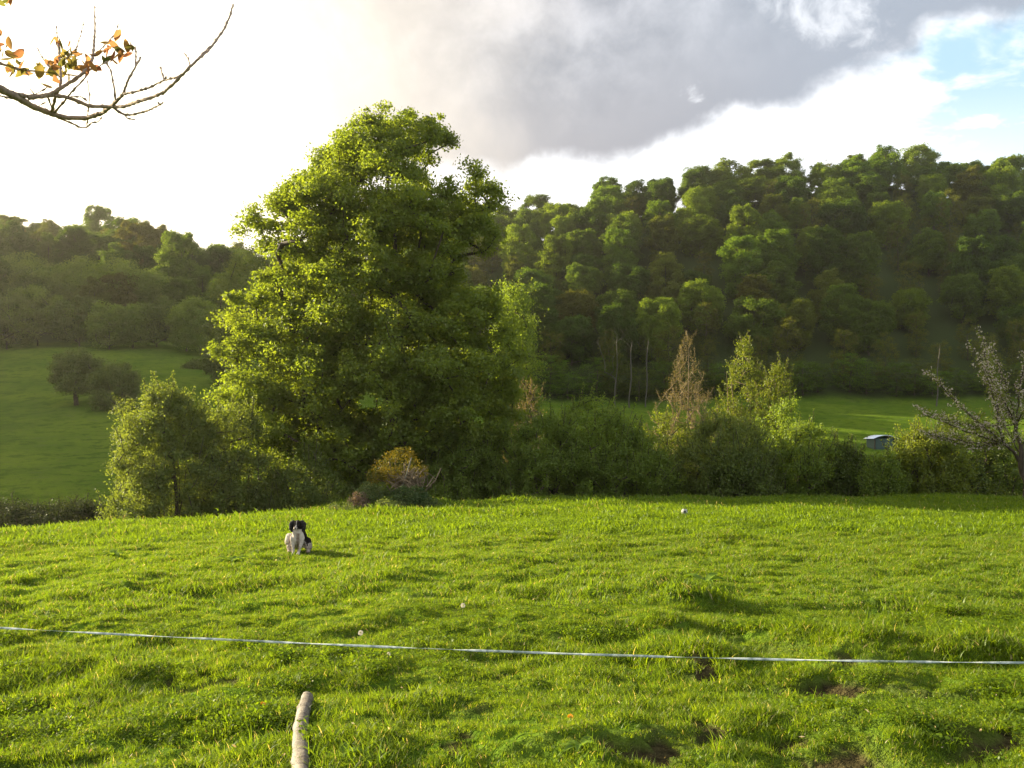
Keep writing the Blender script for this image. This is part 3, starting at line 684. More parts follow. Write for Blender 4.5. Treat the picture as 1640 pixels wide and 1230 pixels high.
# ------------------------------------------------------------------ blossom tree at the right edge
def blossom_tree():
    Yd = 33.0; x, y, z = at(1640, Yd); k = Yd / F; rg = np.random.default_rng(55)
    T = []; limbs = []
    tips = [(1490, 655), (1515, 600), (1538, 560), (1552, 585), (1572, 540), (1590, 575), (1603, 555), (1618, 575), (1632, 560), (1650, 545), (1528, 650), (1500, 700), (1560, 640), (1580, 620), (1610, 640), (1630, 610), (1670, 560), (1700, 580),
            (1730, 620), (1760, 660), (1545, 720), (1575, 700), (1600, 690), (1630, 680), (1690, 640), (1710, 700), (1480, 690), (1455, 660), (1660, 600)]
    sk = Skel(); c = sk.add((0, 0, -.3), -1)
    for q in range(1, 7): c = sk.add((.12 * math.sin(q), .1 * math.cos(q * 2), .35 * q), c)
    for px, py in tips:
        T.append(((px - 1640) * k, rg.uniform(-1.6, 1.6), (HOR - py) * k - z))
    hubs = []
    for hx, hz, hy, par_ in [(-.35, 2.35, .1, 5), (.25, 2.5, -.2, 6), (.75, 2.6, .3, 6), (-.9, 2.2, -.3, 4), (-.1, 2.9, .3, 6)]:
        a = sk.add((np.array((hx, hy, hz)) + sk.p[par_]) / 2 + rg.normal(size=3) * .05, par_); hubs.append(sk.add((hx, hy, hz), a))
    T = np.array(T); HP = np.array([sk.p[h] for h in hubs])
    for t in T:
        h = int(np.argmin(np.linalg.norm(HP - t, axis=1) + rg.random(len(hubs)) * .5)); cur = hubs[h]; a = HP[h]; L_ = np.linalg.norm(t - a); m = max(3, int(L_ / .16))
        side = norm(rg.normal(size=3)[None])[0] * L_ * .06 + np.array([0, 0, -.05 * L_])
        for q in range(1, m + 1):
            f = q / m; p = a + (t - a) * f + side * math.sin(f * math.pi) + rg.normal(size=3) * .018; cur = sk.add(p, cur)
            if f > .25 and rg.random() < .6:
                d = norm(((t - a) / L_ * .5 + rg.normal(size=3) * .55 + np.array([0, 0, .5]))[None])[0]; l = .15 + .35 * rg.random(); c2 = sk.add(p + d * l * .5, cur); sk.add(p + d * l + rg.normal(size=3) * .03, c2)
    Pn = np.array(sk.p); C = Pn[10:]; C = C[C[:, 2] > 1.2]
    e = empty('blossom_tree', (x, y, z)); tag(e, 'sparse blossoming fruit tree with upright twigs cut off by the right edge', 'tree')
    link('trunk', tubes(sk, .008, .10, 6), e, BARK)
    V, t = clump_leaves(C, np.full(len(C), .12), 6, .085, rg, 1, .2, .2, 1.2)
    def bl(g, o):
        tt = g.node('ShaderNodeAttribute', attribute_name='tint').outputs['Fac']
        cc = g.mix(tt, (.34, .27, .20), (.62, .55, .46)); d = g.node('ShaderNodeBsdfDiffuse', {'Color': cc}); tl = g.node('ShaderNodeBsdfTranslucent', {'Color': cc})
        mx = g.node('ShaderNodeMixShader', {0: .4}); g.l.new(d.outputs[0], mx.inputs[1]); g.l.new(tl.outputs[0], mx.inputs[2]); g.l.new(mx.outputs[0], o.inputs[0])
    link('blossom', leaf_mesh('blossom', V, t), e, mat('fading blossom', bl))
    V, t = clump_leaves(C, np.full(len(C), .2), 7, .085, rg, 1, .2, .2, 1.2)
    link('crown', leaf_mesh('young leaves', V, t), e, LEAF_Y)
blossom_tree()

# ------------------------------------------------------------------ brush heap with gorse
def brush_heap():
    rg = np.random.default_rng(91)
    zc = Z1(MX, MY); k = MY / F
    # gorse bush in orange-yellow flower
    gx, gy = UX(640) * 31.6, 31.6; gz = Z1(gx, gy) - .3
    H = (HOR - 722) / F * gy - gz
    m = make_tree_meshes(95, H, [(0, .45), (.3, .7), (.55, .9), (.8, .75), (1, .25)], 70, 90, .065, .2, .07, .01, z0=.25, flat=.9, sides=5, step=.25, stems=5, spread=.4, shell=.3, left=[(0, .9), (.3, 1.15), (.5, .95), (.75, .6), (1, .15)])
    gm = leaf_mat('gorse flower and spines', (.050, .072, .010), (.24, .17, .006), .35, 1.0)
    place('gorse_bush', m, (gx, gy, gz), 'gorse bush in orange-yellow flower on top of the brush heap', 'bush', None, TWIG, gm)
    # heap of cut sticks
    e = empty('brush_heap', (UX(655) * 30.6, 30.6, Z1(UX(655) * 30.6, 30.6))); tag(e, 'heap of cut grey sticks and branches below the gorse bush', 'brush heap')
    me_v = []; me_l = []
    for i in range(110):
        a = rg.random() * 6.28; L = .4 + .8 * rg.random(); el_ = rg.uniform(.1, 1.0)
        c = np.array([rg.normal() * .32, rg.normal() * .3, .15 + .45 * rg.random()]); d = np.array([math.cos(a) * math.cos(el_), math.sin(a) * math.cos(el_), math.sin(el_)])
        sk = Skel(); q0 = sk.add(c - d * L * .5, -1); q1 = sk.add(c + rg.normal(size=3) * .05, q0); sk.add(c + d * L * .5, q1)
        mm = tubes(sk, .012 + .012 * rg.random(), .03, 5); v = np.empty(len(mm.vertices) * 3, np.float32); mm.vertices.foreach_get('co', v); l = np.empty(len(mm.loops), np.int32); mm.loops.foreach_get('vertex_index', l)
        me_l.append(l + sum(len(q) for q in me_v)); me_v.append(v.reshape(-1, 3)); bpy.data.meshes.remove(mm)
    link('sticks', mesh_np('sticks', np.concatenate(me_v), 4, np.concatenate(me_l)), e, TWIG)
    # the long pale bough that pokes out
    sk = Skel(); c = sk.add((-.25, -.3, .1), -1)
    for p in [(-.1, -.3, .55), (.02, -.3, .95), (.12, -.28, 1.25)]: c = sk.add(p, c)
    link('bough', tubes(sk, .022, .05, 6), e, PALEBARK)
    # brambles and nettles trailing over the heap
    nett = leaf_mat('nettle leaves', (.045, .080, .018), (.120, .150, .045), .42, 1.5)
    dark = leaf_mat('bramble leaves', (.030, .055, .014), (.07, .11, .028), .3, 1.3)
    pink = leaf_mat('dry pinkish stalks', (.11, .075, .05), (.22, .15, .11), .25, 1.1)
    def patch(name, px, Yd, top, w, lf, label, n=40, ls=.06, seed=1, dens=60, cat='plant'):
        rg = np.random.default_rng(seed); x = UX(px) * Yd; z = Z1(x, Yd); H = max(.25, (HOR - top) / F * Yd - z); r = w / 2 / F * Yd
        m = make_tree_meshes(seed, H, [(0, r), (.4, r * .9), (.8, r * .5), (1, r * .2)], n, dens, ls, .14, .015, .004, z0=.02, flat=.9, sides=4, step=.2, stems=6, spread=r * .6, shell=.2)
        place(name, m, (x, Yd, z - .03), label, cat, None, TWIG, lf, 0, 1.0, None, 'stems', 'leaves')
    patch('nettle_clump', 597, 30.2, 772, 60, nett, 'pale green nettles on the left shoulder of the brush heap', 60, .06, 501, 70)
    patch('bramble_mound', 655, 29.6, 779, 74, dark, 'dark green bramble mound at the foot of the sticks', 80, .06, 502, 90)
    patch('dry_weeds', 575, 29.6, 788, 34, pink, 'pinkish dry weeds at the left foot of the brush heap', 30, .05, 503, 50)
    patch('weed_fringe', 545, 29.0, 806, 60, nett, 'straggling green weeds trailing left from the brush heap', 45, .05, 504, 40)
    patch('weed_fringe', 620, 28.8, 800, 70, nett, 'green weeds in front of the brush heap', 45, .05, 505, 40)
    patch('weed_fringe', 690, 29.4, 798, 36, nett, 'short green weeds at the right end of the brush heap', 20, .05, 506, 40)
brush_heap()

# ------------------------------------------------------------------ field shelter in the valley
def simple(name, c, rough=.6, metal=0.0, nz=8.0, var=.25):
    def b(g, o):
        P = g.node('ShaderNodeTexCoord').outputs['Object']; n = g.noise(P, nz, 5, .6)
        cc = g.mix(n, tuple(v * (1 - var) for v in c), tuple(min(1, v * (1 + var)) for v in c))
        p = g.node('ShaderNodeBsdfPrincipled', {'Base Color': cc, 'Roughness': rough, 'Metallic': metal}); g.l.new(p.outputs[0], o.inputs[0])
    return mat(name, b)
def boxmesh(name, x0, x1, y0, y1, z0, z1):
    bm = bmesh.new(); bmesh.ops.create_cube(bm, size=1)
    for v in bm.verts: v.co = ((x0 + x1) / 2 + v.co.x * (x1 - x0), (y0 + y1) / 2 + v.co.y * (y1 - y0), (z0 + z1) / 2 + v.co.z * (z1 - z0))
    me = bpy.data.meshes.new(name); bm.to_mesh(me); bm.free(); return me
def shelter():
    Yd = 128.0; x = UX(1412) * Yd; z = Z1(x, Yd); topz = (HOR - 697) / F * Yd; H = topz - z; w = 3.4
    e = empty('field_shelter', (x, Yd, z), R(3)); tag(e, 'small green field shelter with a pale curved metal roof in the valley', 'shelter')
    gm = simple('green sheeting', (.035, .065, .052), .8, 0, 3); hw = w / 2
    link('back_wall', boxmesh('w', -hw + .15, hw - .15, 1.3, 1.36, -.3, H - .32), e, gm)
    for s in (-1, 1): link('side_wall', boxmesh('w', s * (hw - .15) - .03, s * (hw - .15) + .03, -1.3, 1.297, -.3, H - .42), e, gm)
    link('front_wall', boxmesh('w', -hw + .25, hw - .6, -1.35, -1.303, -.3, H - .40), e, gm)
    for s in (-1, 1): link('post', boxmesh('p', s * (hw - .1) - .05, s * (hw - .1) + .05, -1.46, -1.36, -.3, H - .36), e, BARK)
    # arched corrugated roof with thickness
    n = 40; V = []; 
    for j, yy in enumerate((-1.6, 1.6)):
        for off in (0, -.05):
            for i in range(n + 1):
                t = i / n * 2 - 1; zz = H - .5 * t * t - .0 + .015 * math.cos(i * math.pi) + off; V.append((t * (hw + .15), yy, zz))
    m_ = n + 1; L = []
    for i in range(n):
        L += [(i, i + 1, 2 * m_ + i + 1, 2 * m_ + i), (m_ + i + 1, m_ + i, 3 * m_ + i, 3 * m_ + i + 1), (m_ + i, m_ + i + 1, i + 1, i), (2 * m_ + i, 2 * m_ + i + 1, 3 * m_ + i + 1, 3 * m_ + i)]
    L += [(0, 2 * m_, 3 * m_, m_), (n, m_ + n, 3 * m_ + n, 2 * m_ + n)]
    r = link('roof', mesh_np('roof', np.array(V), 4, np.array(L)), e, simple('pale galvanised roof', (.62, .68, .78), .45, .0, 2, .12))
    r.rotation_euler = (R(-4), 0, 0)
shelter()

# ------------------------------------------------------------------ grass of the near field
def grass():
    BL = leaf_mat('grass blades', (.074, .128, .006), (.168, .232, .010), .55, 1.6, spec=.06, rough=.45, straw=True)
    def tuft(seed, nb, h, w, lean, rad, nseg=3, dry=.035):
        tb = (seed * 37 % 10) / 10 * .8 + .1
        rg = np.random.default_rng(seed); V = []; L = []; T = []
        for b_ in range(nb):
            a = rg.random() * 6.28; r0 = rad * math.sqrt(rg.random()); px, py = r0 * math.cos(a), r0 * math.sin(a)
            a2 = rg.random() * 6.28; ln = lean * (.3 + rg.random()); hh = h * (.5 + .75 * rg.random()); ww = w * (.7 + .6 * rg.random())
            dx, dy = math.cos(a2), math.sin(a2); sx, sy = -dy, dx; tw = rg.uniform(-.6, .6); sx, sy = sx * math.cos(tw) + dx * math.sin(tw), sy * math.cos(tw) + dy * math.sin(tw)
            i0 = len(V)
            for s in range(nseg + 1):
                f = s / nseg; q = hh * ln * f * f; zz = hh * f * (1 - .28 * ln * f) - .01
                wd = ww * (1 - f) ** .6 if s < nseg else ww * .06
                V.append((px + dx * q - sx * wd, py + dy * q - sy * wd, zz)); V.append((px + dx * q + sx * wd, py + dy * q + sy * wd, zz))
            t = min(1.0, max(0.0, tb + rg.normal() * .22))
            if rg.random() < dry: t = 1.5
            for s in range(nseg): L.append((i0 + 2 * s, i0 + 2 * s + 1, i0 + 2 * s + 3, i0 + 2 * s + 2)); T.append(t)
        me = mesh_np('tuft', np.array(V), 4, np.array(L)); fattr(me, 'tint', T); me.materials.append(BL); return me
    near = [tuft(600 + i, 34, .043, .0022, .9, .055) for i in range(6)] + [tuft(610, 26, .068, .0026, .9, .06)]
    def clover(seed, n, rad, s0):
        rg = np.random.default_rng(seed); a = rg.random(n) * 6.28; r_ = rad * np.sqrt(rg.random(n)); C = np.stack([r_ * np.cos(a), r_ * np.sin(a), .008 + .028 * rg.random(n)], 1)
        V = leaf_quads(C, norm(rg.normal(size=(n, 3)) * .45 + np.array([0, 0, 1])), s0 * (.6 + .8 * rg.random(n)), rg, .8); me = leaf_mesh('clover', V, rg.random(n) * .35); me.materials.append(BL); return me
    near += [clover(641, 70, .09, .013), clover(642, 60, .08, .018)]
    midt = [tuft(620 + i, 30, .055, .0040, .8, .10, 2) for i in range(4)]
    fart = [tuft(630 + i, 34, .058, .0075, .8, .22, 2) for i in range(4)]
    col = {}
    for nm, lst in (('near', near), ('mid', midt), ('far', fart)):
        c = bpy.data.collections.new('tufts ' + nm); col[nm] = c
        for q, me in enumerate(lst): o = bpy.data.objects.new(f'tuft_{nm}_{q:02d}', me); c.objects.link(o)
    def scatter(nm, y0, y1, dens, smin, smax, seed, nvar):
        rg = np.random.default_rng(seed)
        xm = y1 * .84 + 1.2; area = 2 * xm * (y1 - y0); n = int(area * dens)
        y = y0 + (y1 - y0) * rg.random(n); x = (rg.random(n) * 2 - 1) * xm
        cl = fbm(x * .9 + 40, y * .9, 3); cl2 = fbm(x * 4 + 40, y * 4, 2)
        mud = mud_mask(x, y) if y0 < 12 else 0 * x
        keep = (np.abs(x) < y * .82 + 1.2) & (y < crest_y(x / y) + 7) & (rg.random(n) > mud * 1.25) & (rg.random(n) < 2.6 * (fbm(x * 5 + 9, y * 6.5, 3) - .13))
        keep &= ~((np.abs(x - LOGX(y)) < .045) & (y < 6.5))
        x, y, cl, cl2, mud = x[keep], y[keep], cl[keep], cl2[keep], mud[keep] if y0 < 12 else 0 * x[keep]
        z = zt(x, y); n = len(x)
        hm = 0 * x
        for (a, b, rr, hh) in HUMP: hm = np.maximum(hm, (hh > .11) * np.exp(-(((x - a) / rr) ** 2 + ((y - b) / (rr * .7)) ** 2)))
        s = (smin + (smax - smin) * rg.random(n)) * (1 + .75 * hm) * (.72 + .7 * sstep(cl, .3, .7)) * (.42 + 1.15 * cl2) * (1 - .45 * mud)
        me = bpy.data.meshes.new('grass ' + nm); me.vertices.add(n); me.vertices.foreach_set('co', np.stack([x, y, z], 1).astype(np.float32).ravel())
        fattr(me, 'scl', s, 'POINT')
        rot = np.stack([rg.normal(size=n) * .15, rg.normal(size=n) * .15, rg.random(n) * 6.28], 1); fattr(me, 'rot', rot, 'POINT', 'FLOAT_VECTOR')
        idx = rg.integers(0, nvar, n)
        if nvar == 9: idx = np.where((idx > 6) & (fbm(x * 1.4, y * 1.4 + 70, 3) < .56), rg.integers(0, 7, n), idx); a = me.attributes.new('idx', 'INT', 'POINT'); a.data.foreach_set('value', idx.astype(np.int32))
        o = link('grass', me); tag(o, {'near': 'short bright grass in the foreground pasture', 'mid': 'short sunlit grass around the dog', 'far': 'sunlit grass of the pasture out to the crest'}[nm.split()[0]], 'grass', None, 'stuff')
        ng = bpy.data.node_groups.new('grass nodes', 'GeometryNodeTree')
        ng.interface.new_socket('Geometry', in_out='INPUT', socket_type='NodeSocketGeometry'); ng.interface.new_socket('Geometry', in_out='OUTPUT', socket_type='NodeSocketGeometry')
        N = ng.nodes; gi = N.new('NodeGroupInput'); go = N.new('NodeGroupOutput')
        ci = N.new('GeometryNodeCollectionInfo'); ci.inputs['Collection'].default_value = col[nm.split()[0]]; ci.inputs['Separate Children'].default_value = True; ci.inputs['Reset Children'].default_value = True
        ip = N.new('GeometryNodeInstanceOnPoints'); ip.inputs['Pick Instance'].default_value = True
        def na(name, t): q = N.new('GeometryNodeInputNamedAttribute'); q.data_type = t; q.inputs['Name'].default_value = name; return q.outputs['Attribute']
        Lk = ng.links.new
        Lk(gi.outputs[0], ip.inputs['Points']); Lk(ci.outputs[0], ip.inputs['Instance']); Lk(na('idx', 'INT'), ip.inputs['Instance Index'])
        Lk(na('scl', 'FLOAT'), ip.inputs['Scale'])
        er = N.new('FunctionNodeEulerToRotation'); Lk(na('rot', 'FLOAT_VECTOR'), er.inputs[0]); Lk(er.outputs[0], ip.inputs['Rotation']); Lk(ip.outputs[0], go.inputs[0])
        md = o.modifiers.new('scatter', 'NODES'); md.node_group = ng
        print('grass', nm, n)
    scatter('near', 3.2, 10, 560, .75, 1.25, 1, 9)
    scatter('mid', 10, 19, 230, .8, 1.3, 2, 4)
    scatter('far', 19, 46, 75, .9, 1.5, 3, 4)
def LOGX(y): return np.interp(y, [4.2, 4.85, 5.45, 5.9, 6.45], [UX(476) * 4.2, UX(479) * 4.85, UX(480) * 5.45, UX(483) * 5.9, UX(490) * 6.45])
grass()

# ------------------------------------------------------------------ birch log
def birch_log():
    rg = np.random.default_rng(5); n = 60; sides = 22; V = []; L = []
    y0, y1 = 4.0, 6.42
    kn = [(.35, .007), (.62, .008), (.80, .005), (.97, .004), (.15, .007)]
    for i in range(n + 1):
        f = i / n; y = y0 + (y1 - y0) * f; x = float(LOGX(y)) + .006 * math.sin(f * 9); r = .052 - .011 * f
        for c, h in kn: r += h * math.exp(-((f - c) / .012) ** 2)
        zz = (Z1(x, 4.3) + (Z1(x, 6.4) - Z1(x, 4.3)) * f) + .06
        for q in range(sides):
            a = q / sides * 6.283; rr = r * (1 + .04 * math.sin(a * 3 + f * 14) + .02 * rg.normal()); V.append((x + math.cos(a) * rr, y, zz + math.sin(a) * rr + .0))
    for i in range(n):
        for q in range(sides): q2 = (q + 1) % sides; L.append((i * sides + q, i * sides + q2, (i + 1) * sides + q2, (i + 1) * sides + q))
    V = np.array(V); fn = [4] * len(L); lp = [v for l in L for v in l]
    for k in (0, n):
        idx = [k * sides + q for q in range(sides)]; fn.append(sides); lp += idx if k == 0 else idx[::-1]
    o_ = np.array([float(LOGX(5.2)), 5.2, Z1(float(LOGX(5.2)), 5.2)])
    me = mesh_np('log', V - o_, fn, lp, True)
    def b(g, o):
        P = g.node('ShaderNodeTexCoord').outputs['Object']; mp = g.node('ShaderNodeMapping'); g.l.new(P, mp.inputs[0]); mp.inputs['Scale'].default_value = (1, 2.4, 1)
        n1 = g.noise(mp.outputs[0], 6, 6, .7, 1.0); n2 = g.noise(P, 40, 4); n3 = g.noise(P, 5, 4)
        c = g.mix(n3, (.085, .068, .05), (.18, .152, .12)); c = g.mix(g.m('MULTIPLY', g.smooth(n1, .50, .56), .9), c, (.045, .032, .022)); c = g.mix(g.smooth(g.noise(mp.outputs[0], 3.5, 5, .7), .56, .62), c, (.10, .075, .05)); c = g.mix(g.m('MULTIPLY', n2, .2), c, (.2, .15, .1))
        bp = g.node('ShaderNodeBump', {'Strength': .6, 'Distance': .01}); g.l.new(g.m('ADD', n1, n2), bp.inputs['Height'])
        p = g.node('ShaderNodeBsdfPrincipled', {'Base Color': c, 'Roughness': .75}); g.l.new(bp.outputs[0], p.inputs['Normal']); g.l.new(p.outputs[0], o.inputs[0])
    o = link('birch_log', me, None, mat('birch bark', b), tuple(o_)); tag(o, 'pale birch log lying in the grass at the bottom of the picture', 'log')
birch_log()

# ------------------------------------------------------------------ electric fence tape
def tape():
    n = 900; w = .0056; V = []; L = []; th = .0006
    pA = (-260, 992, 4.95); pts = [(-400, 985, 5.3), (0, 1006, 4.75), (400, 1029, 4.5), (820, 1048, 4.35), (1230, 1058, 4.3), (1640, 1063, 4.3), (2100, 1062, 4.5)]
    px = np.array([p[0] for p in pts]); py = np.array([p[1] for p in pts]); pd = np.array([p[2] for p in pts])
    cpx = np.polyfit(px / 1000, py, 3)
    P = []
    for i in range(n + 1):
        a = -400 + 2500 * i / n; yy = np.interp(a, px, pd); P.append((UX(a) * yy, yy, -(np.polyval(cpx, a / 1000) - HOR) / F * yy))
    P = np.array(P)
    for i in range(n + 1):
        s = i / n; tw = .9 + .85 * math.sin(s * 75) + .5 * math.sin(s * 31 + 1)
        d = np.array([0, math.sin(tw), math.cos(tw)]); nrm = np.array([0, math.cos(tw), -math.sin(tw)])
        for sgn in (-1, 1):
            for s2 in (-1, 1): V.append(P[i] + d * w * sgn + nrm * th * s2)
    for i in range(n):
        a = i * 4; b = a + 4
        L += [(a, a + 2, b + 2, b), (a + 3, a + 1, b + 1, b + 3), (a + 1, a, b, b + 1), (a + 2, a + 3, b + 3, b + 2)]
    def b(g, o):
        P = g.node('ShaderNodeTexCoord').outputs['Object']; n = g.noise(P, 25, 4)
        c = g.mix(g.smooth(n, .35, .65), (.28, .34, .33), (.66, .70, .66)); d = g.node('ShaderNodeBsdfDiffuse', {'Color': c}); t = g.node('ShaderNodeBsdfTranslucent', {'Color': c})
        mx = g.node('ShaderNodeMixShader', {0: .3}); g.l.new(d.outputs[0], mx.inputs[1]); g.l.new(t.outputs[0], mx.inputs[2]); g.l.new(mx.outputs[0], o.inputs[0])
    o = link('fence_tape', mesh_np('tape', np.array(V), 4, np.array(L)), None, mat('woven tape', b)); tag(o, 'white twisted electric fence tape stretched across the foreground', 'fence tape')
tape()

# ------------------------------------------------------------------ dog
def dog():
    dx, dy = UX(477) * 15.6, 15.6; dz = Z1(dx, dy)
    bm = bmesh.new()
    def ball(c, r, s=(1, 1, 1), rot=(0, 0, 0)):
        mtx = Matrix.Translation(c) @ Euler(rot).to_matrix().to_4x4() @ Matrix.Diagonal((r * s[0], r * s[1], r * s[2], 1))
        bmesh.ops.create_icosphere(bm, subdivisions=3, radius=1, matrix=mtx)
    def limb(p, q, r0, r1, n=9):
        p, q = Vector(p), Vector(q)
        for i in range(n + 1): f = i / n; ball(p.lerp(q, f), r0 + (r1 - r0) * f)
    # facing the camera (-y); rump to the back left
    limb((.01, -.02, .30), (.0, -.04, .40), .115, .088)                 # chest to neck
    ball((.0, -.03, .27), .112, (1, .95, 1.2))                         # chest
    limb((.01, .03, .30), (-.05, .26, .17), .12, .135)                  # back down to the rump
    ball((-.07, .26, .16), .15, (1.0, 1, .95))
    ball((.0, -.06, .50), .078, (1.02, 1.05, .92))                      # skull
    ball((-.004, -.10, .475), .055, (1, 1.1, .85))
    limb((-.004, -.12, .465), (-.010, -.185, .445), .043, .031, 6)      # muzzle
    limb((.0, -.05, .44), (.0, -.03, .38), .075, .09, 4)                # throat
    limb((-.078, -.06, .27), (-.070, -.09, .13), .050, .030); limb((-.070, -.09, .13), (-.062, -.11, .03), .029, .024); ball((-.062, -.135, .022), .032, (1, 1.4, .7))
    limb((.075, -.06, .27), (.055, -.11, .13), .050, .030); limb((.055, -.11, .13), (.035, -.15, .02), .029, .024); ball((.034, -.175, .018), .032, (1, 1.4, .7))
    limb((.09, .16, .15), (.165, .03, .10), .095, .062); ball((.17, -.02, .03), .036, (1, 1.8, .7)); limb((.165, .03, .09), (.17, .0, .03), .05, .035, 4)   # haunch right
    limb((-.15, .18, .15), (-.165, .06, .09), .085, .055); ball((-.15, .0, .03), .034, (1, 1.8, .7)); limb((-.165, .06, .09), (-.155, .02, .03), .045, .035, 4)
    ball((-.185, .14, .235), .085, (.9, 1, .95)); ball((-.205, .10, .18), .06)                              # fluffy flank and tail
    me = bpy.data.meshes.new('dog'); bm.to_mesh(me); bm.free()
    tmp = bpy.data.objects.new('tmp', me); sc.collection.objects.link(tmp)
    r = tmp.modifiers.new('r', 'REMESH'); r.mode = 'VOXEL'; r.voxel_size = .008
    s = tmp.modifiers.new('s', 'SMOOTH'); s.iterations = 3
    dg = bpy.context.evaluated_depsgraph_get(); ev = bpy.data.meshes.new_from_object(tmp.evaluated_get(dg))
    bpy.data.objects.remove(tmp)
    for p in ev.polygons: p.use_smooth = True
    n = len(ev.vertices); v = np.empty(n * 3, np.float32); ev.vertices.foreach_get('co', v); v = v.reshape(-1, 3)
    nn = np.empty(n * 3, np.float32); ev.vertices.foreach_get('normal', nn); nn = nn.reshape(-1, 3)
    wav = (fbm(v[:, 0] * 55 + v[:, 1] * 23, v[:, 2] * 22, 3) - .5)
    body = v[:, 2] < .44
    v2 = v + nn * (wav * .022 * body)[:, None]
    ev.vertices.foreach_set('co', v2.astype(np.float32).ravel()); ev.update()
    x, y, z = v.T
    wv = wav * .05
    black = ((z > .425 + wv) & ~((np.abs(x + .003) < .004 + .010 * (z < .50)) & (y < -.09)) & ~((y < -.135) & (z < .470) & (x < .022))).astype(float)
    black = np.maximum(black, ((x > .080 + wv) & (z > .15 + wv * 2.5) & (z < .41) & (y > -.07)).astype(float))
    black = np.maximum(black, ((y > .0) & (x > .0) & (z > .2)).astype(float))
    black = np.maximum(black, ((np.hypot(x + .011, z - .455) < .017) & (y < -.195)).astype(float))
    fattr(ev, 'black', black, 'POINT')
    brown = sstep(np.exp(-((x - .02) / .035) ** 2) * (z > .06) * (z < .36), .2, .9) * .9 + .7 * sstep(z, .22, .06) * (np.abs(x) > .1) + .3 * sstep(fbm(x * 30, z * 30, 2), .5, .6)
    fattr(ev, 'shade', brown, 'POINT')
    def b(g, o):
        bl = g.node('ShaderNodeAttribute', attribute_name='black').outputs['Fac']; br = g.node('ShaderNodeAttribute', attribute_name='shade').outputs['Fac']
        P = g.node('ShaderNodeTexCoord').outputs['Object']; n = g.noise(P, 35, 5, .7); n2 = g.noise(P, 90, 4, .7)
        w = g.mix(n, (.36, .30, .24), (.58, .52, .45)); w = g.mix(g.m('MULTIPLY', g.smooth(n, .6, .68), .45), w, (.12, .09, .07))
        w = g.mix(g.m('MULTIPLY', br, .8), w, (.13, .085, .055))
        c = g.mix(bl, w, (.012, .009, .008))
        bp = g.node('ShaderNodeBump', {'Strength': .8, 'Distance': .012}); g.l.new(n2, bp.inputs['Height'])
        p = g.node('ShaderNodeBsdfPrincipled', {'Base Color': c, 'Roughness': .9, 'Specular IOR Level': .1}); g.l.new(bp.outputs[0], p.inputs['Normal']); g.l.new(p.outputs[0], o.inputs[0])
    fur = mat('spaniel coat', b)
    e = empty('dog', (dx, dy, dz - .01)); e.scale = (1.04,) * 3
    tag(e, 'black and white spaniel sitting in the sunlit grass facing the camera', 'dog')
    link('body', ev, e, fur)
    blk = simple('black ear hair', (.008, .006, .005), .95, 0, 40, .5)
    def lump(name, parts, m, sub=3, wv=.006):
        bm = bmesh.new()
        for c, r_, s_ in parts: bmesh.ops.create_icosphere(bm, subdivisions=sub, radius=1, matrix=Matrix.Translation(c) @ Matrix.Diagonal((r_ * s_[0], r_ * s_[1], r_ * s_[2], 1)))
        for vv in bm.verts: vv.co += Vector((math.sin(vv.co.z * 180), math.sin(vv.co.z * 140 + 1), math.sin(vv.co.x * 150))) * wv * .5
        for f in bm.faces: f.smooth = True
        me = bpy.data.meshes.new(name); bm.to_mesh(me); bm.free(); return link(name, me, e, m)
    for s in (-1, 1):
        lump('ear', [((s * .075, -.055, .530), .045, (.9, .9, .9)), ((s * .104, -.062, .49), .052, (.8, .95, 1.2)), ((s * .108, -.065, .445), .047, (.8, .9, 1.1)), ((s * .096, -.065, .405), .032, (.9, .9, 1.1))], blk)
        lump('eye', [((s * .030, -.142, .502), .0085, (1, 1, 1))], simple('dog eye', (.03, .015, .008), .1), 2, 0)
    lump('nose', [((-.010, -.212, .452), .016, (1.1, .8, .85))], simple('dog nose', (.01, .008, .008), .3), 2, 0)
dog()

# ------------------------------------------------------------------ football
def football():
    x, y = at_ground(1097, 829); z = Z1(x, y); r = .095
    bm = bmesh.new(); bmesh.ops.create_icosphere(bm, subdivisions=1, radius=1); ico = [v.co.normalized() for v in bm.verts if len(v.link_edges) == 5]; bm.free()
    bm = bmesh.new(); bmesh.ops.create_icosphere(bm, subdivisions=5, radius=r, matrix=Euler((.4, .7, .3)).to_matrix().to_4x4())
    mr = Euler((.4, .7, .3)).to_matrix().to_4x4(); dirs = [(Euler((.1, -.2, .9)).to_matrix() @ v) for v in ico]
    for f in bm.faces:
        c = f.calc_center_median().normalized(); f.smooth = True
        f.material_index = 1 if max(c.dot(d) for d in dirs) > .93 else 0
    me = bpy.data.meshes.new('football'); bm.to_mesh(me); bm.free()
    me.materials.append(simple('white ball panels', (.34, .34, .30), .7)); me.materials.append(simple('black ball panels', (.02, .02, .02), .45))
    o = link('football', me, None, None, (x, y, z + r + .03)); tag(o, 'small black and white football lying on the grass below the hedge', 'ball')
football()

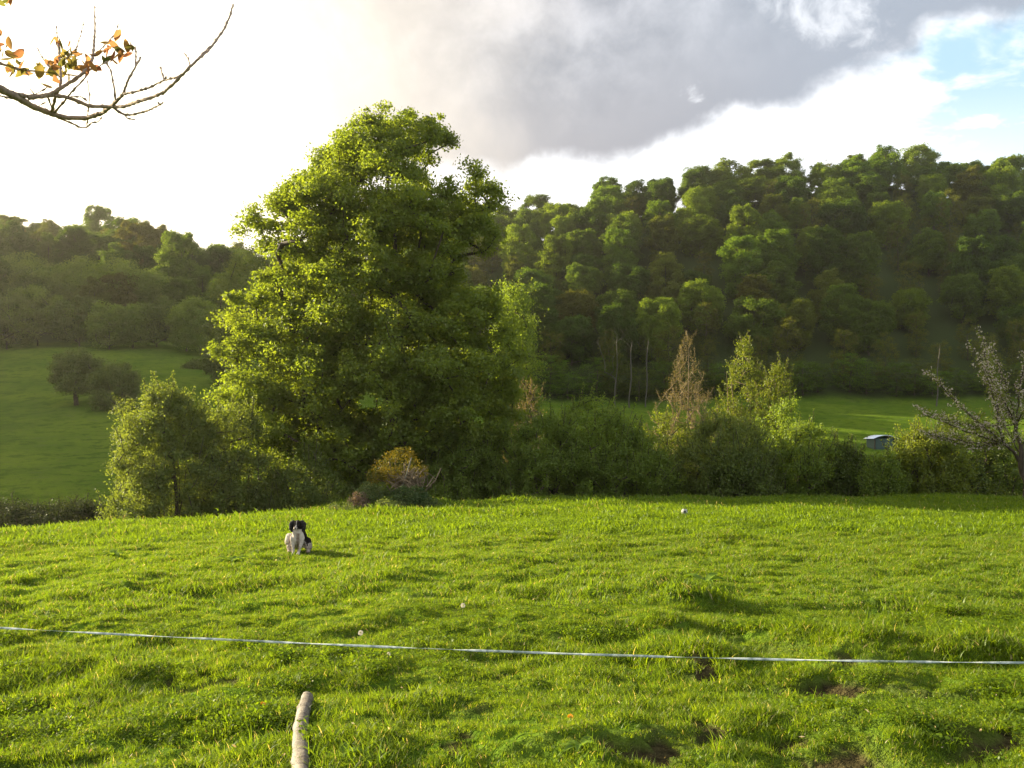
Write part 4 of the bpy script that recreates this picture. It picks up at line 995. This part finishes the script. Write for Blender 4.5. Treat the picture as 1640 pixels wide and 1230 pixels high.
# ------------------------------------------------------------------ dandelions, dock leaves, litter
def small_plants():
    puff = simple('dandelion seed fluff', (.72, .66, .56), .9, 0, 60, .15); yel = simple('dandelion petals', (.75, .38, .01), .7); stem = simple('dandelion stem', (.16, .17, .05), .7)
    rg = np.random.default_rng(41)
    def clock(px, py, label, h=.10, r=.017, flower=False):
        x, y = at_ground(px, py + h * 250 / 5); z = Z1(x, y); e = empty('dandelion_flower' if flower else 'dandelion_clock', (x, y, z)); tag(e, label, 'dandelion')
        sk = Skel(); c = sk.add((0, 0, -.01), -1); c = sk.add((.004, 0, h * .5), c); sk.add((.008, 0, h), c)
        link('stem', tubes(sk, .0018, .0022, 5), e, stem)
        n = 420; d = norm(rg.normal(size=(n, 3)))
        if flower: d[:, 2] = np.abs(d[:, 2]) * .4; d = norm(d)
        C = d * r * (.8 + .25 * rg.random((n, 1))) + np.array([.008, 0, h])
        V = leaf_quads(C, norm(np.cross(d, rg.normal(size=(n, 3)))), np.full(n, r * .55), rg, .22)
        link('petals' if flower else 'seed_head', leaf_mesh('head', V, rg.random(n)), e, yel if flower else puff)
    clock(575, 1024, 'white dandelion clock just above the fence tape left of centre', .11, .022)
    clock(740, 985, 'white dandelion clock higher up beyond the fence tape', .10, .022)
    clock(620, 1063, 'small dandelion clock just below the fence tape', .07, .014)
    clock(417, 1135, 'orange dandelion flower left of the birch log', .04, .02, True)
    clock(912, 1190, 'orange dandelion flower low in the foreground centre', .05, .016, True)
    # dock leaves
    def dock(px, py, label, n, L, seed):
        rg = np.random.default_rng(seed); x, y = at_ground(px, py); z = Z1(x, y); V = []; Lp = []; T = []
        for i in range(n):
            a = i / n * 6.28 + rg.random(); l = L * (.6 + .6 * rg.random()); w = l * .17; el_ = rg.uniform(.5, 1.2); i0 = len(V); m = 7
            for s in range(m + 1):
                f = s / m; el2 = el_ * (1 - .8 * f); rr = l * f * math.cos(el2 * .8); zz = l * f * math.sin(el2); ww = w * math.sin(math.pi * min(1, f * .93 + .05)) ** .8
                cxx, cyy = math.cos(a) * rr, math.sin(a) * rr; sx, sy = -math.sin(a), math.cos(a)
                V += [(cxx - sx * ww, cyy - sy * ww, zz + ww * .4), (cxx, cyy, zz), (cxx + sx * ww, cyy + sy * ww, zz + ww * .4)]
            for s in range(m):
                b_ = i0 + s * 3; Lp += [(b_, b_ + 1, b_ + 4, b_ + 3), (b_ + 1, b_ + 2, b_ + 5, b_ + 4)]; T += [rg.random()] * 2
        me = mesh_np('dock', np.array(V), 4, np.array(Lp), True); fattr(me, 'tint', T)
        o = link('dock_plant', me, None, leaf_mat('dock leaf', (.09, .16, .014), (.16, .24, .02), .5, 1.5), (x, y, z)); tag(o, label, 'plant')
    dock(370, 908, 'bright dock plant left of the dog', 9, .28, 1); dock(180, 898, 'broad-leaved dock plant further left of the dog', 9, .26, 2)
    dock(545, 1222, 'dock plant at the bottom just right of the birch log', 8, .13, 3); dock(1560, 1050, 'dock plant by the fence tape at the right', 7, .14, 4)
    dock(60, 1150, 'leafy weed low in the left foreground', 7, .13, 5); dock(930, 1228, 'small dock plant at the bottom near the centre', 7, .12, 6); dock(1130, 940, 'dark weedy tuft on the grassy hummock', 12, .3, 7)
    # litter of dry leaves and straw: nobody could count it
    n = 650; y = 4.3 + 26 * rg.random(n) ** 1.3; x = (rg.random(n) * 2 - 1) * y * .62; z = zt(x, y) + .035 + .03 * rg.random(n)
    V = leaf_quads(np.stack([x, y, z], 1), norm(rg.normal(size=(n, 3)) * .8 + np.array([0, -.3, 1])), .016 + .026 * rg.random(n) ** 2, rg, .35)
    o = link('leaf_litter', leaf_mesh('litter', V, rg.random(n)), None, leaf_mat('dry leaf', (.30, .20, .10), (.60, .50, .36), .4, 1.2)); tag(o, 'pale dry leaves and straw scattered through the grass', 'leaf litter', None, 'stuff')
    # seeding grass stalks on the crest line
    n = 420; V = []; L = []; T = []
    for i in range(n):
        u = rg.uniform(-.62, .62); yy = float(crest_y(u)) * rg.uniform(.72, 1.02); xx = u * yy; zz = Z1(xx, yy); h = rg.uniform(.12, .26); l = rg.normal() * .04; w = .005; i0 = len(V)
        V += [(xx - w, yy, zz), (xx + w, yy, zz), (xx + l + w * .6, yy, zz + h * .7), (xx + l - w * .6, yy, zz + h * .7), (xx + l * 1.5 + w * 2.2, yy, zz + h * .85), (xx + l * 1.5 - w * 2.2, yy, zz + h * .85), (xx + l * 2, yy, zz + h)]
        L += [i0, i0 + 1, i0 + 2, i0 + 3, i0 + 3, i0 + 2, i0 + 4, i0 + 5, i0 + 5, i0 + 4, i0 + 6]; T += [4, 4, 3]
    me = mesh_np('stalks', np.array(V), T, L); fattr(me, 'tint', np.repeat(rg.random(n), 3))
    o = link('seeding_grass', me, None, leaf_mat('seeding stalk', (.16, .16, .05), (.36, .30, .14), .5, 1.3)); tag(o, 'thin seeding grass stalks along the crest of the pasture', 'grass', None, 'stuff')
small_plants()

# ------------------------------------------------------------------ overhanging cherry branch
def cherry():
    K = 420 / 1640.0
    M = cam.rotation_euler.to_matrix()
    def P(zx, zy, off=0.0):
        px, py = zx * K, zy * K
        d = 3.0 + .28 * math.sin(zx / 310.0) + .22 * math.cos(zy / 170.0) + off
        return np.array(M @ Vector(((px - 820) / F * d, -(py - 615) / F * d, -d)))
    paths = [ # (points, start radius mm, end radius mm)
     ([(-500, 330), (-250, 440), (-60, 520), (20, 565), (70, 590), (130, 622), (200, 665), (300, 703), (400, 735), (470, 740), (540, 738), (640, 708), (700, 660), (770, 590)], 17, 6),
     ([(770, 590), (850, 572), (930, 550), (1020, 505), (1110, 480), (1165, 445)], 4, 2.5),
     ([(770, 590), (800, 500), (840, 430), (860, 395), (882, 355)], 4.5, 3),
     ([(848, 410), (850, 340), (846, 290)], 3, 2.2), ([(722, 625), (712, 540), (697, 460), (690, 430), (662, 395)], 3.5, 2),
     ([(60, 580), (180, 605), (260, 600), (340, 595), (430, 610), (500, 640), (560, 665), (690, 667), (770, 668), (860, 635), (950, 610), (1020, 580), (1090, 520), (1180, 425), (1260, 350), (1335, 275), (1400, 185), (1440, 95), (1458, 25)], 8, 3),
     ([(1190, 412), (1178, 370), (1150, 330)], 2.2, 1.6), ([(1025, 502), (1015, 460), (1000, 418)], 2.5, 2.5), ([(1022, 502), (1040, 478)], 2.5, 3), ([(1240, 372), (1300, 322), (1338, 268)], 2.5, 2),
     ([(180, 612), (260, 602), (330, 582), (390, 545), (470, 495), (540, 440), (578, 375), (586, 300), (594, 180), (592, 40)], 8, 2),
     ([(588, 348), (660, 280), (700, 235)], 2.2, 1.6), ([(728, 190), (740, 150)], 1.5, 1.2), ([(700, 235), (728, 190)], 1.5, 1.2),
     ([(375, 545), (382, 500), (376, 400), (366, 300), (351, 160)], 5, 1.5), ([(-260, 300), (-20, 385), (60, 420), (150, 440), (300, 452), (330, 460)], 6, 3),
     ([(325, 695), (345, 610), (378, 540)], 6, 5), ([(340, 705), (410, 625), (455, 565), (520, 500), (545, 470)], 4.5, 2.5),
     ([(340, 725), (400, 752), (470, 780), (500, 798), (540, 800), (575, 765), (612, 765), (636, 732)], 4, 1.8), ([(543, 798), (552, 680), (563, 600), (545, 500)], 2.5, 1.5), ([(300, 612), (318, 660), (330, 690)], 3, 3),
     ([(710, 670), (740, 700), (790, 720), (840, 715), (930, 690), (1000, 655), (1022, 640)], 4.5, 2.2), ([(1000, 655), (985, 640)], 2, 2), ([(770, 712), (800, 742), (846, 748)], 2.5, 2.5),
     ([(478, 300), (505, 220), (526, 128)], 1.8, 1.3), ([(372, 480), (320, 432), (270, 370), (230, 295)], 3, 1.5), ([(170, 640), (90, 620), (0, 600), (-80, 590)], 3, 3), ([(440, 605), (500, 605)], 2, 1.5), ([(300, 540), (240, 582), (215, 590)], 2, 1.3), ([(215, 590), (183, 552)], 1.5, 1.5), ([(240, 662), (285, 640)], 1.5, 1),
     ([(150, 440), (185, 478)], 2, 2), ([(500, 600), (545, 630)], 2, 2), ([(376, 400), (430, 350), (480, 300)], 3, 2), ([(545, 440), (610, 420), (680, 380)], 2.5, 2)]
    rg = np.random.default_rng(8)
    x0, y0 = -4.6, 2.6; zb = Z1(x0, y0)
    e = empty('cherry_tree', (x0, y0, zb)); tag(e, 'copper-leaved cherry tree reaching a knobbly twiggy branch in from the upper left', 'tree'); O = np.array([x0, y0, zb])
    Vs = []; Ls = []; nv = 0; tipsl = []
    ang = np.linspace(0, 2 * math.pi, 7, endpoint=False)
    def tube(pp, ra, rb, knob=True):
        nonlocal nv
        pp = np.array(pp); seg = np.linalg.norm(np.diff(pp, axis=0), axis=1); s = np.concatenate([[0], np.cumsum(seg)]); N = max(4, int(s[-1] / .008)); t = np.linspace(0, s[-1], N)
        # smooth path
        Q = np.stack([np.interp(t, s, pp[:, i]) for i in range(3)], 1)
        kk = np.hanning(7); kk /= kk.sum()
        if N > 10:
            Qp = np.pad(Q, ((3, 3), (0, 0)), mode='edge'); Q2 = np.stack([np.convolve(Qp[:, i], kk, 'valid') for i in range(3)], 1); Q2[0] = Q[0]; Q2[-1] = Q[-1]; Q = Q2
        Q = Q + rg.normal(size=Q.shape) * .0006
        r = np.linspace(ra, rb, N) / 1000
        if knob:
            for c in np.arange(.02, s[-1], .055): r = r + (.0016 + .0012 * rg.random()) * np.exp(-((t - c - rg.normal() * .01) / .006) ** 2)
            r = r + .0025 * np.exp(-((t - s[-1]) / .008) ** 2); r[-1] *= .35
        d = norm(np.gradient(Q, axis=0)); ref = np.array([0, 1., .2]); a = norm(np.cross(d, ref)); b_ = np.cross(d, a)
        ring = Q[:, None, :] + (np.cos(ang)[None, :, None] * a[:, None, :] + np.sin(ang)[None, :, None] * b_[:, None, :]) * r[:, None, None]
        Vs.append(ring.reshape(-1, 3)); i = np.arange(N - 1)[:, None] * 7; j = np.arange(7)[None, :]; j2 = (j + 1) % 7
        Ls.append((np.stack([i + j, i + j2, i + 7 + j2, i + 7 + j], -1).reshape(-1, 4)) + nv); nv += N * 7
    for pts_, ra, rb in paths:
        tube([P(*q) - O for q in pts_], ra * .9, rb * .8)
    b0 = P(-500, 330) - O; b1 = P(-260, 300) - O
    top = np.array([.1, .1, 1.55 - zb])
    tube([top, top + (b0 - top) * .5 + np.array([0, 0, .12]), b0], 45, 17, False)
    tube([top + (b0 - top) * .4 + np.array([0, 0, .1]), b1 + np.array([-.2, 0, .05]), b1], 12, 6, False)
    link('branch', mesh_np('branch', np.concatenate(Vs), 4, np.concatenate(Ls), True), e, bark_mat('cherry bark', (.24, .17, .13), (.40, .30, .22), 8))
    sk = Skel(); c = sk.add((0, 0, -.3), -1)
    for p in [(.02, 0, .6), (.0, .05, 1.4), (.1, .1, 2.2), (.1, .1, float(top[2])), (.0, .2, float(top[2]) + 1.0), (-.2, .3, float(top[2]) + 2.2)]: c = sk.add(p, c)
    link('trunk', tubes(sk, .07, .17, 12), e, bark_mat('cherry bark', None, None))
    # leaves: folded, pointed, copper and olive
    cl = [(-15, 290, 3, 'c'), (55, 262, 2, 'c'), (90, 330, 3, 'c'), (120, 390, 2, 'o'), (20, 345, 3, 'o'), (70, 345, 2, 'o'), (50, 455, 3, 'c'), (68, 430, 2, 'o'), (140, 430, 2, 'c'), (150, 440, 2, 'o'), (245, 445, 3, 'o'), (290, 505, 1, 'y'), (300, 385, 3, 'c'), (335, 440, 3, 'o'),
          (370, 245, 2, 'c'), (432, 255, 1, 'c'), (375, 280, 2, 'o'), (410, 340, 4, 'o'), (455, 320, 3, 'o'), (480, 345, 2, 'c'), (400, 395, 4, 'o'), (440, 400, 3, 'o'), (350, 400, 3, 'c'), (395, 440, 3, 'o'), (405, 480, 1, 'o'), (470, 462, 2, 'y'), (510, 410, 3, 'c'), (540, 465, 2, 'c'), (585, 370, 2, 'c'), (590, 415, 3, 'c'), (615, 435, 1, 'c'), (560, 400, 2, 'c'),
          (722, 232, 2, 'c'), (690, 295, 3, 'c'), (675, 270, 1, 'y'), (735, 305, 2, 'o'), (785, 285, 3, 'c'), (800, 300, 2, 'o'), (780, 335, 3, 'c'), (760, 315, 2, 'o'), (700, 350, 2, 'c'), (725, 368, 2, 'c'), (670, 385, 2, 'o'), (635, 345, 1, 'c'), (325, 265, 1, 'o'), (340, 510, 1, 'c'), (465, 385, 2, 'o'), (20, 5, 2, 'o'), (75, 5, 2, 'c'), (35, -30, 3, 'c'), (-20, 200, 3, 'c'), (-60, 330, 5, 'c'), (-120, 380, 6, 'o')]
    V = []; L = []; T = []
    tv = {'c': (.55, 1.0), 'o': (.0, .3), 'y': (.35, .5)}
    for zx, zy, n, kd in cl:
        for i in range(n):
            c = P(zx + rg.normal() * 14, zy + rg.normal() * 12, rg.normal() * .03) - O; Lf = .028 * (.7 + .7 * rg.random()); W = Lf * .33 * (.8 + .5 * rg.random())
            ax = norm((rg.normal(size=3) * np.array([.9, .6, .8]) + np.array([.1, 0, -.1]))[None])[0]; nr_ = norm(np.cross(ax, rg.normal(size=3))[None])[0]; sd_ = np.cross(ax, nr_); i0 = len(V); m = 6
            for s in range(m + 1):
                f = s / m; w = W * math.sin(math.pi * (f ** .85)) * (1 if 0 < s < m else .08); pc = c + ax * Lf * (f - .5) * 1.5 + nr_ * Lf * .25 * f * f
                V += [pc - sd_ * w + nr_ * w * .45, pc, pc + sd_ * w + nr_ * w * .45]
            tt = rg.uniform(*tv[kd])
            for s in range(m):
                b_ = i0 + s * 3; L += [(b_, b_ + 1, b_ + 4, b_ + 3), (b_ + 1, b_ + 2, b_ + 5, b_ + 4)]; T += [tt] * 2
    me = mesh_np('cherry leaves', np.array(V), 4, np.array(L), True); fattr(me, 'tint', T)
    def b(g, o):
        t = g.node('ShaderNodeAttribute', attribute_name='tint').outputs['Fac']; cr = g.node('ShaderNodeValToRGB'); g.l.new(t, cr.inputs[0]); el_ = cr.color_ramp.elements
        el_[0].color = (.07, .085, .02, 1); el_[1].color = (.27, .11, .06, 1); q = el_.new(.4); q.color = (.21, .14, .045, 1)
        d = g.node('ShaderNodeBsdfDiffuse', {'Color': cr.outputs[0]}); tl = g.node('ShaderNodeBsdfTranslucent', {'Color': g.mix(1.0, cr.outputs[0], (1.7, 1.6, 1.2), 'MULTIPLY')})
        mx = g.node('ShaderNodeMixShader', {0: .55}); g.l.new(d.outputs[0], mx.inputs[1]); g.l.new(tl.outputs[0], mx.inputs[2]); g.l.new(mx.outputs[0], o.inputs[0])
    link('leaves', me, e, mat('copper cherry leaves', b))
cherry()

# ------------------------------------------------------------------ haze
def haze():
    me = boxmesh('haze', -420, 420, -60, 560, -14.5, 100)
    def b(g, o):
        v = g.node('ShaderNodeVolumePrincipled', {'Color': (1.0, .93, .82, 1), 'Density': .00018, 'Anisotropy': .8}); g.l.new(v.outputs[0], o.inputs['Volume'])
    o = link('haze', me, None, mat('evening haze', b)); tag(o, 'thin warm evening haze filling the valley', 'haze', None, 'stuff')
haze()
print('objects', len(sc.objects), 'polys', sum(len(m.polygons) for m in bpy.data.meshes))
